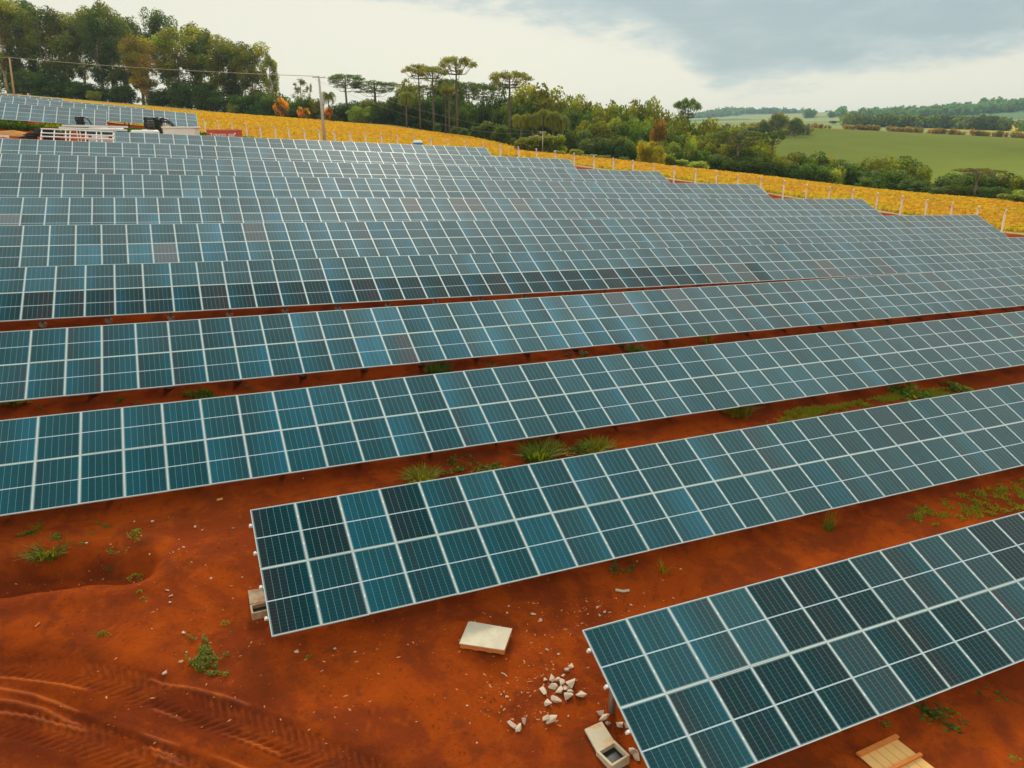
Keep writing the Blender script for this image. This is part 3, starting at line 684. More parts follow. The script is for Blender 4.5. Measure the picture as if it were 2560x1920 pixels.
def leaves(lobes, n, size, seed, shell=0.55, stretch=1.5, flat=0.0, droop=0.0, tintvar=0.30):
    """scatter n leaf clumps (bent quads) through ellipsoid lobes [(cx,cy,cz,rx,ry,rz)]"""
    g = np.random.RandomState(seed); L = np.array(lobes, float); vol = (L[:, 3] * L[:, 4] * L[:, 5]) ** (2 / 3); pk = g.choice(len(L), n, p=vol / vol.sum())
    d = g.normal(size=(n, 3)); d /= np.linalg.norm(d, axis=1)[:, None]; rad = shell + (1.06 - shell) * g.rand(n) ** 0.7; ins = g.rand(n) < 0.22; rad[ins] = g.rand(ins.sum())
    c = L[pk, :3] + d * rad[:, None] * L[pk, 3:]
    c += g.normal(size=(n, 3)) * size * 0.25
    a = g.normal(size=(n, 3)); a[:, 2] *= (1 - flat); a[:, 2] -= droop; nn = d * 0.8 + g.normal(size=(n, 3)) * 0.7; nn[:, 2] += 0.35 + flat * 1.5
    nn /= np.linalg.norm(nn, axis=1)[:, None]; a -= nn * (a * nn).sum(1)[:, None]; a /= np.linalg.norm(a, axis=1)[:, None] + 1e-9; b = np.cross(nn, a)
    s = size * (0.55 + 0.9 * g.rand(n))[:, None]; w = s / stretch
    P = np.stack([c - a * s * .5, c + b * w * .5 + nn * s * .1, c + a * s * .5, c - b * w * .5 + nn * s * .1], 1).reshape(-1, 3)
    F = np.arange(n * 4).reshape(n, 4); lt = 1 + tintvar * (g.rand(len(L)) - 0.5) * 2
    hue = g.rand(len(L)) - 0.5
    t_ = lt[pk] * (0.8 + 0.4 * g.rand(n)); col = np.stack([t_ * (1 + 0.35 * hue[pk]), t_, t_ * (1 - 0.3 * hue[pk])], 1)
    return P, F, np.repeat(col, 4, 0)
def limb(mb, a, b, r0, r1, bend=0.15, n=5, sides=6, g=rng):
    a = Vector(a); b = Vector(b); m_ = (b - a).length * bend; o = Vector((g.uniform(-1, 1), g.uniform(-1, 1), g.uniform(-.3, .6))) * m_
    pts = [a.lerp(b, i / (n - 1)) + o * math.sin(math.pi * i / (n - 1)) for i in range(n)]
    mb.tube(pts, [r0 + (r1 - r0) * i / (n - 1) for i in range(n)], sides)

def proto_euc(seed):
    g = random.Random(seed); mb = MB(); H = 25.0; lobes = []
    for s in range(3):
        top = Vector((g.uniform(-1.6, 1.6), g.uniform(-1.6, 1.6), H * g.uniform(.80, .93))); pts = [Vector((s * .35 - .3, g.uniform(-.3, .3), 0))]
        for i in range(1, 7): pts.append(pts[0].lerp(top, i / 6) + Vector((g.uniform(-.35, .35), g.uniform(-.35, .35), 0)))
        mb.tube(pts, [.26 - .2 * i / 6 for i in range(7)], 7)
        for i in range(15):
            z = g.uniform(.20, .96) ; p = pts[0].lerp(top, z); rr_ = (1.2 + 2.6 * math.sin(min(1, (z - .15) * 1.25) * math.pi * .62)) * g.uniform(.5, 1.05); th = g.uniform(0, 6.28)
            e = p + Vector((math.cos(th) * rr_, math.sin(th) * rr_, g.uniform(.6, 2.2))); limb(mb, p, e, .07, .02, .1)
            q = g.uniform(1.0, 1.9) * (0.65 + .5 * z); lobes.append((e.x, e.y, e.z, q, q, q * g.uniform(.95, 1.35)))
        lobes.append((top.x, top.y, top.z + .3, 1.6, 1.6, 2.0))
    return mb, leaves(lobes, 9500, 0.52, seed, .7, 1.9, 0, .4, .45), 25.0, 8.4
def proto_broad(seed):
    g = random.Random(seed); mb = MB(); H = 10.0; lobes = []
    fork = Vector((0, 0, 2.6)); mb.tube([(0, 0, 0), (.1, .05, 1.3), fork], [.30, .24, .2], 8)
    for i in range(17):
        th = i * 2.4 + g.uniform(-.4, .4); z = g.uniform(.25, 1); rr_ = 3.6 * math.sqrt(max(0.05, 1 - (z * .9) ** 2)) * g.uniform(.65, 1.05)
        e = Vector((math.cos(th) * rr_, math.sin(th) * rr_, 2.4 + z * 6.0)); limb(mb, fork, e, .12, .03, .15); q = g.uniform(1.1, 2.0); lobes.append((e.x, e.y, e.z, q, q, q * g.uniform(.65, .85)))
    lobes.append((0, 0, 4.6, 2.6, 2.6, 2.2))
    return mb, leaves(lobes, 4200, 0.55, seed, .6, 1.6), 10.0, 9.6
def proto_dense(seed):
    g = random.Random(seed); mb = MB(); lobes = []; mb.tube([(0, 0, 0), (.1, .05, 1.3), (0, 0, 3)], [.28, .22, .15], 7)
    for i in range(26):
        th = i * 2.4 + g.uniform(-.4, .4); z = (i / 26.0) ** .9; rr_ = 3.9 * math.sqrt(max(0.06, 1 - (max(z - .35, 0) * 1.28) ** 2.6)) * g.uniform(.55, 1.05)
        e = Vector((math.cos(th) * rr_, math.sin(th) * rr_, .7 + z * 7.2)); limb(mb, (0, 0, max(.3, e.z - 2)), e, .09, .03, .15); q = g.uniform(1.1, 1.9); lobes.append((e.x, e.y, e.z, q, q, q * g.uniform(.7, 1.0)))
    lobes.append((0, 0, 4.2, 2.6, 2.6, 3.0))
    return mb, leaves(lobes, 6000, 0.50, seed, .7, 1.5, 0, 0, .42), 10.0, 9.6
def proto_umbrella(seed, full=False):
    g = random.Random(seed); mb = MB(); H = 18.0; lobes = []
    mb.tube([(0, 0, 0), (.05, 0, 6), (-.05, .05, 12), (0, 0, 17.2)], [.36, .30, .24, .14], 9)
    for lv, (z, R_, n_) in enumerate(((17.0, 1.9, 6), (16.6, 3.6, 11), (16.0, 4.7, 14)) + (((14.8, 4.2, 9), (13.4, 3.4, 7)) if full else ((14.6, 2.6, 3),))):
        for i in range(n_):
            th = 6.283 * (i + g.uniform(-.3, .3)) / n_; r_ = R_ * g.uniform(.8, 1.08); e = Vector((math.cos(th) * r_, math.sin(th) * r_, z + g.uniform(-.25, .45)))
            b_ = Vector((0, 0, z - 1.6 - .12 * r_)); mid_ = Vector((e.x * .55, e.y * .55, b_.z + .15)); mb.tube([b_, mid_, e], [.08, .055, .03], 5)
            q = g.uniform(.6, .95); lobes.append((e.x, e.y, e.z, q * 1.25, q * 1.25, q * .62))
    return mb, leaves(lobes, 3600 if full else 2600, 0.42, seed, .5, 2.2, .3), 17.7, 10.2
def proto_palm(seed):
    g = random.Random(seed); mb = MB(); H = 8.0; mb.tube([(0, 0, 0), (.1, 0, 3), (.05, .1, 6.3)], [.22, .17, .15], 8); V = []; F = []; Cc = []
    for i in range(26):
        th = i * 2.399; up_ = g.uniform(-.1, 1.25); L_ = g.uniform(2.6, 3.4); d = Vector((math.cos(th), math.sin(th), 0)); sd = Vector((-d.y, d.x, 0)); p = Vector((.05, .1, 6.2)); ang = up_
        tt_ = g.uniform(.75, 1.2)
        for k in range(9):
            q = p + (d * math.cos(ang) + Vector((0, 0, 1)) * math.sin(ang)) * (L_ / 9)
            w = .75 * math.sin(math.pi * (k + .8) / 10) + .08
            for s in (-1, 1):
                for sub in (0, .5):
                    b0 = p.lerp(q, sub); b1 = p.lerp(q, sub + .3); tip = b0.lerp(b1, .5) + sd * s * w + Vector((0, 0, -w * .75)) + d * w * .3
                    n0 = len(V); V += [tuple(b0), tuple(b1), tuple(tip + d * .05), tuple(tip)]; F.append((n0, n0 + 1, n0 + 2, n0 + 3)); Cc += [(tt_, tt_, tt_)] * 4
            p = q; ang -= .30
    return mb, (np.array(V), np.array(F), np.array(Cc)), 8.0, 5.6
def proto_bush(seed):
    g = random.Random(seed); mb = MB(); lobes = []; mb.tube([(0, 0, 0), (0, 0, 1.6)], [.12, .06], 6)
    for i in range(15):
        th = i * 2.4; z = g.uniform(.05, .95); r_ = 1.35 * math.sqrt(1 - (z * .85) ** 2) * g.uniform(.75, 1); e = Vector((math.cos(th) * r_, math.sin(th) * r_, .8 + z * 2.3)); limb(mb, (0, 0, .6), e, .04, .015)
        q = g.uniform(.55, .85); lobes.append((e.x, e.y, e.z, q, q, q))
    lobes.append((0, 0, 1.6, 1.3, 1.3, 1.2))
    return mb, leaves(lobes, 2600, 0.30, seed, .7, 1.5), 3.9, 4.1
def proto_thin(seed):
    g = random.Random(seed); mb = MB(); lobes = []; pts = [Vector((0, 0, 0)), Vector((.2, 0, 5)), Vector((0, .1, 9)), Vector((.2, 0, 12.5))]; mb.tube(pts, [.14, .1, .07, .03], 6)
    for i in range(17):
        z = g.uniform(5, 13); th = g.uniform(0, 6.28); r_ = g.uniform(.3, 1.9) * (1.1 - abs(z - 9) / 7); e = Vector((math.cos(th) * r_, math.sin(th) * r_, z + .8)); limb(mb, (0.1, 0, z - .6), e, .03, .01)
        lobes.append((e.x, e.y, e.z, .5, .5, .8))
    return mb, leaves(lobes, 900, 0.42, seed, .3, 2.4, 0, .6), 14.0, 5.0
PROTO = {}
def get_proto(kind, i):
    if (kind, i) in PROTO: return PROTO[(kind, i)]
    fn = dict(euc=proto_euc, broad=proto_broad, umb=proto_umbrella, umbf=lambda s: proto_umbrella(s, True), palm=proto_palm, bush=proto_bush, thin=proto_thin,
              flower=proto_dense, dense=proto_dense)[kind]
    mb, (P, F, Cc), h_, w_ = fn(100 + 7 * i + len(kind))
    if kind == 'flower':
        zc = np.repeat(P.reshape(-1, 4, 3).mean(1), 4, 0); vn = vnoise(zc[:, 0] + 9, zc[:, 2] * 1.3 + zc[:, 1], 1.3, 5) + .12 * (zc[:, 2] / 9.0 - .4); Cc = np.where((vn > .0)[:, None], np.array([[4.8, 1.8, .2]]) * Cc[:, 1:2], Cc * .8)
    tr = mb.mesh('trunk', [BARK], True); P = np.array(P); h_ = P[:, 2].max() * .985; w_ = (np.percentile(P[:, 0], 98.5) - np.percentile(P[:, 0], 1.5)) * 1.04
    cr = np_mesh('crown', P, F, [LEAF], attr=Cc)
    PROTO[(kind, i)] = (tr, cr, h_, w_); return PROTO[(kind, i)]
NAMES = dict(dense='broadleaf_tree', euc='eucalyptus_tree', broad='broadleaf_tree', umb='umbrella_pine', umbf='umbrella_pine', palm='palm_tree', bush='round_bush', thin='sparse_tree', flower='flowering_tree')
NV = dict(dense=6, euc=5, broad=5, umb=3, umbf=2, palm=3, bush=3, thin=2, flower=2)
TREES = []
def tree(kind, px, top, wpx, Z, label=None, group=None, tint=(1, 1, 1), bark=(1, 1, 1), base=None, sink=0.0):
    TREES.append(dict(kind=kind, px=px, top=top, w=wpx, Z=Z, label=label, group=group, tint=tint, bark=bark, base=base, sink=sink))
def place_trees():
    cnt = {}
    for T in TREES:
        k = T['kind']; i = cnt.get(k, 0) % NV[k]; cnt[k] = cnt.get(k, 0) + 1; tr, cr, h_, w_ = get_proto(k, i)
        P = at(T['px'], T['top'], T['Z']); g = base_z([P[0]], [P[1]])[0] - T['sink']; hh = max(P[2] - g, 0.8); ww = T['w'] * T['Z'] / F_PX
        e = empty(NAMES[k], (P[0], P[1], g), rng.uniform(0, 6.28)); tag(e, T['label'], {'bush': 'bush', 'palm': 'palm tree'}.get(k, 'tree'), T['group'])
        S = Matrix.Diagonal((ww / w_, ww / w_, hh / h_, 1)); inst('trunk', tr, e, S, T['bark']); inst('crown', cr, e, S, T['tint'])
GOLD = (2.6, 1.75, .9); YG = (2.0, 1.6, .75); DK = (.70, .85, .85); PALE = (2.2, 2.0, 2.6); RUST = (2.1, 1.05, .7); OLV = (1.5, 1.25, .7)
EUB = (2.6, 2.5, 2.3)
ORD = ['first', 'second', 'third', 'fourth', 'fifth', 'sixth', 'seventh', 'eighth', 'ninth', 'tenth', 'eleventh', 'twelfth', 'thirteenth', 'fourteenth', 'fifteenth', 'sixteenth', 'seventeenth', 'eighteenth', 'nineteenth', 'twentieth']
def ordw(n):
    if n < 20: return ORD[n]
    tens = {2: 'twenty', 3: 'thirty', 4: 'forty', 5: 'fifty', 6: 'sixty', 7: 'seventy'}[(n + 1) // 10]; r_ = (n + 1) % 10
    return tens + '-' + ORD[r_ - 1] if r_ else tens[:-1] + 'ieth'

# tall eucalyptus stand at the upper left
EU = [(-25, -12, 90, 222, OLV), (18, -8, 80, 226, YG), (62, -6, 78, 232, DK), (100, 12, 92, 222, (1, 1, 1)), (142, 34, 74, 224, OLV), (184, 28, 56, 230, OLV),
      (224, 22, 76, 224, (1, 1, 1)), (257, 2, 84, 232, OLV), (293, 34, 72, 224, (1, 1, 1)), (330, 42, 66, 234, DK), (398, 20, 62, 236, DK),
      (424, 62, 104, 221, YG), (466, 54, 72, 228, OLV), (507, 84, 56, 224, (1, 1, 1)), (556, 86, 84, 218, OLV), (590, 104, 70, 220, (1, 1, 1)), (622, 106, 76, 216, OLV), (668, 134, 38, 214, YG)]
for n, (x, y, w, Z, tn) in enumerate(EU):
    tree('euc', x, y, w * 1.08, Z, 'tall eucalyptus, %s from the left in the row above the yellow field' % ORD[n], 'tall eucalyptus stand at the upper left', tn, EUB)
tree('euc', 348, 88, 84, 214, 'golden-leaved eucalyptus with pale trunk, standing in front of the dark tall row', None, GOLD, EUB)
for n, (x, y, w, Z, tn) in enumerate([(20, 150, 60, 232, DK), (70, 172, 70, 228, DK), (120, 178, 70, 226, DK), (170, 200, 60, 226, DK), (205, 205, 60, 224, DK), (275, 215, 60, 224, DK), (308, 210, 50, 222, DK),
                                      (400, 222, 60, 220, DK), (428, 215, 60, 220, OLV), (470, 205, 70, 219, DK), (520, 222, 60, 217, DK), (610, 235, 70, 213, DK), (650, 228, 66, 211, DK), (560, 240, 60, 214, DK), (690, 232, 60, 208, DK)]):
    tree('dense', x, y, w * 1.25, Z, 'low dark tree under the eucalyptus, %s from the left of the undergrowth' % ORD[n], 'dark undergrowth trees below the eucalyptus', tn)
tree('bush', 232, 226, 34, 218, 'pale large-leaved shrub below the left eucalyptus, at the field edge', None, PALE)
tree('bush', 584, 258, 34, 210, 'pale large-leaved shrub left of the orange flowering tree, at the field edge', None, PALE)
# middle copse
tree('flower', 700, 240, 34, 200, 'tallest orange flowering tree, at the right end of the eucalyptus stand', None)
tree('flower', 756, 266, 30, 198, 'lower orange flowering tree just left of the grey utility pole', None)
tree('flower', 820, 266, 22, 197, 'small orange flowering tree just right of the grey utility pole', None)
tree('thin', 748, 196, 34, 206, 'thin wispy tree, the taller of two left of the utility pole', None, OLV)
tree('thin', 774, 208, 20, 205, 'thin wispy tree, the shorter of two left of the utility pole', None, OLV)
tree('palm', 820, 230, 34, 203, 'palm standing against the sky just right of the utility pole', None, OLV)
tree('umbf', 862, 186, 86, 202, 'big round-headed pine with sky gaps, right of the utility pole', None, DK)
tree('umbf', 935, 202, 112, 204, 'wide flat-headed dark pine right of the round-headed pine', None, DK)
MID = [(672, 238, 50, 206, DK), (726, 250, 50, 204, DK), (760, 240, 44, 206, DK), (788, 244, 44, 205, OLV), (846, 256, 50, 202, DK), (884, 250, 60, 202, DK), (905, 262, 60, 199, PALE), (930, 246, 66, 201, OLV),
       (958, 252, 60, 198, DK), (985, 240, 60, 200, DK), (1022, 196, 60, 200, OLV), (1010, 230, 60, 198, DK), (1042, 246, 60, 198, DK), (1070, 240, 66, 198, DK), (1100, 232, 70, 199, DK), (1100, 196, 60, 205, DK),
       (1130, 202, 60, 206, DK), (1150, 240, 60, 195, DK), (1166, 262, 56, 186, DK), (1190, 250, 60, 192, DK), (1228, 240, 60, 190, DK), (1250, 262, 56, 182, DK), (1290, 236, 60, 186, DK), (1312, 262, 60, 178, OLV), (1262, 224, 50, 192, DK)]
for n, (x, y, w, Z, tn) in enumerate(sorted(MID)):
    tree('dense', x, y, w * 1.1, Z, 'leafy tree in the middle copse, %s from the left behind the bare trunks' % ordw(n), 'leafy trees of the middle copse', tn, sink=0.3)
for n, (x, y, w, Z) in enumerate([(1057, 212, 56, 205), (1172, 206, 62, 200), (1207, 208, 64, 190), (1247, 202, 52, 196), (1122, 196, 62, 188)]):
    tree('umbf' if n in (1, 2) else 'umb', x, y, w, Z, 'dark umbrella pine behind, %s from the left among the second rank of pines' % ORD[sorted([1057, 1172, 1207, 1247, 1122]).index(x)], 'second rank of umbrella pines', DK)
for (x, y, w, Z, lb) in [(1046, 160, 74, 184, 'tall umbrella pine on a long bare trunk, leftmost of the front pines'), (1081, 165, 80, 181, 'tall umbrella pine with small round bush at its foot, second from the left'),
                         (1140, 141, 92, 172, 'tallest umbrella pine of all, its crown highest against the sky'), (1274, 177, 106, 160, 'tall umbrella pine standing alone right of the bushes, its crown widest and flat'),
                         (1112, 208, 44, 177, 'thin-trunked pine left of its twin, before the dark copse'), (1121, 214, 44, 175, 'thin-trunked pine right of its twin, beside the tallest pine')]:
    tree('umb', x, y, w, Z, lb, None, OLV, (.85, .75, .7))
for (x, y, w, Z, lb) in [(1092, 308, 18, 180, 'small round bush at the foot of the second pine from the left'), (1134, 318, 20, 173, 'dark low bush just left of the tallest pine trunk'), (1159, 318, 24, 172, 'round clipped-looking bush just right of the tallest pine trunk'),
                         (1194, 314, 36, 166, 'left one of three big round bushes before the copse'), (1218, 302, 44, 165, 'middle and tallest of three big round bushes before the copse'), (1253, 308, 42, 162, 'right one of three big round bushes, left of the lone pine'),
                         (1285, 344, 16, 156, 'small dark bush at the foot of the lone pine'), (1320, 340, 60, 120, 'broad bush behind the fence, left of the thin pale pole'), (1350, 334, 66, 122, 'broad bush behind the fence, around the thin pale pole'), (1386, 336, 56, 120, 'broad bush behind the fence, right of the thin pale pole')]:
    tree('bush', x, y, w, Z, lb, None, OLV if Z < 130 else (.8, .95, .9))
for (x, y, Z, lb, tn) in [(1014, 228, 190, 'palm among the leafy trees, left of the leftmost tall pine', OLV), (1302, 286, 150, 'leftmost palm of the cluster right of the lone pine', YG), (1331, 282, 150, 'second palm of the cluster right of the lone pine', OLV),
                          (1358, 272, 152, 'tallest palm in the middle of the cluster behind the broad bushes', OLV), (1383, 278, 150, 'palm with the orange blossom spike at the right of the cluster', OLV), (1404, 288, 152, 'rightmost palm of the cluster, half lost in the dark wood', OLV)]:
    tree('palm', x, y, 46, Z, lb, 'palm cluster' if x > 1300 else None, tn)
# the wood sloping down to the right
CANOPY = [(1348, 202, 104, 178, OLV), (1318, 226, 56, 180, DK), (1300, 250, 50, 176, DK), (1390, 238, 60, 182, OLV), (1413, 236, 60, 178, OLV), (1445, 236, 62, 176, OLV), (1440, 270, 60, 168, DK), (1478, 262, 60, 174, DK), (1503, 248, 66, 172, OLV), (1478, 300, 60, 162, OLV), (1515, 290, 66, 160, OLV),
          (1540, 262, 60, 176, DK), (1573, 246, 60, 178, OLV), (1560, 290, 66, 162, DK), (1600, 262, 56, 176, OLV), (1620, 242, 60, 176, (1.3, 1.3, 1.3)), (1650, 272, 60, 172, OLV), (1605, 292, 56, 158, (1.2, 1.35, 1.2)), (1686, 272, 60, 172, OLV), (1640, 310, 60, 156, DK), (1680, 300, 60, 162, OLV),
          (1712, 292, 60, 166, DK), (1745, 300, 60, 170, OLV), (1778, 290, 44, 190, OLV), (1700, 330, 60, 155, DK), (1750, 330, 66, 155, OLV), (1790, 318, 56, 165, DK), (1822, 312, 56, 180, OLV), (1800, 350, 60, 152, OLV), (1850, 330, 56, 172, DK),
          (1895, 328, 60, 168, OLV), (1868, 356, 66, 150, DK), (1912, 358, 56, 152, OLV), (1820, 388, 60, 146, DK), (1780, 378, 60, 146, DK), (1440, 320, 60, 155, DK), (1490, 340, 60, 150, DK), (1540, 340, 60, 148, DK), (1580, 345, 50, 146, DK), (1660, 350, 60, 146, OLV), (1700, 368, 50, 142, DK), (1740, 372, 50, 142, DK),
          (1850, 392, 60, 142, DK), (1890, 390, 56, 142, DK), (1930, 398, 50, 140, DK), (1960, 392, 50, 142, OLV), (1984, 380, 50, 146, (1.6, 1.3, 1)), (2028, 378, 66, 146, DK), (2066, 390, 44, 146, OLV), (2008, 404, 50, 138, DK), (2048, 410, 50, 138, DK), (2082, 414, 44, 138, PALE),
          (2122, 398, 76, 140, DK), (2150, 424, 40, 138, DK), (2206, 390, 80, 146, OLV), (2250, 388, 80, 148, DK), (2230, 420, 90, 138, DK), (2302, 412, 40, 142, OLV), (2180, 440, 50, 132, DK), (2290, 444, 50, 132, DK), (2335, 466, 40, 128, DK),
          (2376, 440, 50, 134, DK), (2410, 424, 60, 138, DK), (2448, 436, 60, 138, DK), (2500, 428, 60, 138, DK), (2535, 440, 56, 136, OLV), (2572, 440, 60, 136, DK), (2390, 462, 50, 128, DK), (2440, 462, 50, 128, DK), (2490, 466, 50, 126, DK), (2610, 450, 60, 134, DK)]
for n, (x, y, w, Z, tn) in enumerate(sorted(CANOPY, key=lambda q: q[0])):
    tree('dense', x, y, w * 1.45, Z, 'leafy tree of the long wood running down to the right, %s from its left end' % ordw(n), 'trees of the long wood beyond the fence', tn, sink=0.5)
tree('umb', 1722, 245, 64, 172, 'dark umbrella pine rising alone from the wood, nearest the far blue hill', None, DK)
tree('umbf', 1850, 326, 112, 144, 'broad dark pine with a pale bare trunk, in front of the wood', None, (.75, .75, .7), (1.6, 1.5, 1.4))
tree('umb', 1936, 328, 60, 148, 'leaning open-crowned pine against the green field', None, DK)
tree('umb', 2448, 420, 108, 126, 'flat brownish umbrella pine with a pale trunk, at the wood\'s right end', None, (1.2, .9, .7), (1.6, 1.4, 1.2))
tree('dense', 1618, 350, 44, 118, 'golden-yellow tree behind the fence, in front of the dark wood', None, GOLD)
tree('dense', 1646, 362, 34, 117, 'lower golden-yellow tree, touching the right side of the taller golden one', None, GOLD)
tree('dense', 1729, 340, 30, 140, 'pale grey-green tree in front of the dark wood', None, PALE)
tree('dense', 1648, 294, 50, 150, 'rust-brown tree in the middle of the wood', None, RUST)
for n, (x, y, w, Z, tn) in enumerate([(1440, 372, 34, 122, PALE), (1475, 390, 40, 116, PALE), (1510, 388, 34, 116, OLV), (1560, 392, 30, 114, DK), (1672, 382, 40, 124, OLV), (1705, 398, 34, 124, PALE), (1745, 402, 50, 124, PALE), (2532, 482, 60, 102, PALE), (2568, 474, 60, 104, PALE), (1398, 376, 30, 112, PALE)]):
    o_ = sorted([1440, 1475, 1510, 1560, 1672, 1705, 1745, 2532, 2568, 1398]).index(x)
    tree('bush', x, y, w, Z, 'low scrubby bush along the wood edge, %s from the left' % ORD[o_], 'scrubby bushes along the wood edge', tn)
for n, (x, y, w, Z, lb) in enumerate([(1950, 280, 46, 410, 'tallest round tree on the skyline at the far edge of the green field'), (1990, 293, 40, 410, 'lower round tree right of the tallest one at the far edge of the green field'), (1912, 297, 24, 415, 'small slim tree left of the round pair at the far edge of the green field'),
                                      (1878, 312, 24, 420, 'smallest tree left of the slim one at the far edge of the green field'), (2084, 301, 20, 800, 'tiny lone tree on the pale field before the skyline'), (2133, 303, 46, 700, 'round tree at the left end of the far dark tree belt'),
                                      (2238, 268, 26, 1400, 'spreading tree standing above the far ridge wood')]):
    tree('broad', x, y, w, Z, lb, None, OLV if Z < 500 else (1, 1.1, 1.3))  # farthest trees get a bluer tint as painted haze
place_trees()

# hedge rows and far woods: masses nobody could count
def woodland(name, label, pts, n, h, spread, leaf, seed, tint):
    g = np.random.RandomState(seed); P = np.array([at(px, 330, Z)[:2] for px, Z in pts]); seg = np.linalg.norm(np.diff(P, axis=0), axis=1); cum = np.concatenate([[0], np.cumsum(seg)])
    lobes = []; s = g.rand(n) * cum[-1]; x = np.interp(s, cum, P[:, 0]) + g.normal(size=n) * spread; y = np.interp(s, cum, P[:, 1]) + g.normal(size=n) * spread
    z = base_z(x, y)
    hh = h * (0.6 + 0.6 * g.rand(n))
    for a, b_, c_, q in zip(x, y, z, hh): lobes.append((a, b_, c_ + q * .55, q * .55, q * .55, q * .5))
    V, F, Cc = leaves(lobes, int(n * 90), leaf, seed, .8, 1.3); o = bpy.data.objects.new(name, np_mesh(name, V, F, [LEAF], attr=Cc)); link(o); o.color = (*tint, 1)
    tag(o, label, 'woodland', None, 'stuff')
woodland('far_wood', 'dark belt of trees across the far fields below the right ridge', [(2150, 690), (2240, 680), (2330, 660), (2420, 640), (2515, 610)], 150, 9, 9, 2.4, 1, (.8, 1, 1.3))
woodland('ridge_wood', 'bluish wood covering the far ridge at the right', [(2150, 1440), (2250, 1420), (2350, 1400), (2450, 1440), (2560, 1480), (2700, 1500)], 300, 12, 45, 5, 2, (.7, 1.05, 1.5))  # far woods tinted bluer, painting distance haze into the leaf colour
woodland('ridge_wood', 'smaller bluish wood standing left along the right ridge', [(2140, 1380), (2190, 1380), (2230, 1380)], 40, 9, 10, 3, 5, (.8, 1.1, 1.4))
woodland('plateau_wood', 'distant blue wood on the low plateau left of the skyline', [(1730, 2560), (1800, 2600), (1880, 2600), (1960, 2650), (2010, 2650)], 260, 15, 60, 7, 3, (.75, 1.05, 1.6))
woodland('field_hedge', 'thin scrubby hedge line along the top edge of the green field', [(1860, 500), (2035, 488), (2300, 466), (2560, 438), (2700, 425)], 150, 2.6, 2.0, 0.9, 4, (2.2, 1.3, .9))
woodland('field_hedge', 'low scrub filling the far edge behind the round trees', [(1820, 430), (1900, 425), (2000, 425)], 40, 5, 3, 1.4, 8, (1.5, 1.2, .9))

# ------------------------------------------------------------------ ripe crop: tufts standing out of the field
def crop():
    g = np.random.RandomState(5); N = 190000; t_ = g.rand(N)
    P0 = np.array([FENCE[0][0] - 60, FENCE[0][1] + 12]); P1 = np.array([FENCE[42][0] + 28, FENCE[42][1] - 28])
    w = g.rand(N) ** 1.3; al = 1 - (1 - t_) ** 1.7
    x = P0[0] + (P1[0] - P0[0]) * al; y = P0[1] + (P1[1] - P0[1]) * al; x += w * 100 * .72 + g.normal(size=N); y += w * 100 * .72 + g.normal(size=N)
    df = side_of(x, y, FLINE); de = side_of(x, y, EDGE_XY); k = (df > 1.5) & (de < 0.5); x, y = x[k], y[k]; n = len(x)
    z = base_z(x, y); s = 0.11 + 0.17 * g.rand(n); a = g.rand(n) * 6.283; ax = np.stack([np.cos(a), np.sin(a), 0 * a], 1); up = np.stack([.35 * g.normal(size=n), .35 * g.normal(size=n), np.ones(n)], 1)
    c = np.stack([x, y, z], 1); S = s[:, None]
    V = np.stack([c - ax * S * .5, c + ax * S * .5, c + ax * S * .7 + up * S * 1.5, c - ax * S * .7 + up * S * 1.5], 1).reshape(-1, 3)
    pt = vnoise(x, y, 7, 81) + .5 * vnoise(x, y, 2.5, 82); base = np.where((pt > 0.05)[:, None], np.array([[3.3, 1.42, 1.7]]), np.array([[3.15, 1.52, 1.2]])) ; base = np.where((pt < -.32)[:, None], np.array([[2.9, 1.6, .8]]), base)
    base = base * (0.88 + .24 * g.rand(n))[:, None]
    nearf = np.exp(-np.maximum(df[k], 0) / 4.0)[:, None]; base = base * (1 - .5 * nearf) + np.array([[2.6, 2.0, 1.0]]) * .5 * nearf
    o = bpy.data.objects.new('soy_crop', np_mesh('soy_crop', V, np.arange(n * 4).reshape(n, 4), [LEAF], attr=np.repeat(base, 4, 0))); link(o)
    tag(o, 'ripe yellow and orange soy plants filling the field beyond the fence', 'crop', None, 'stuff')
crop()

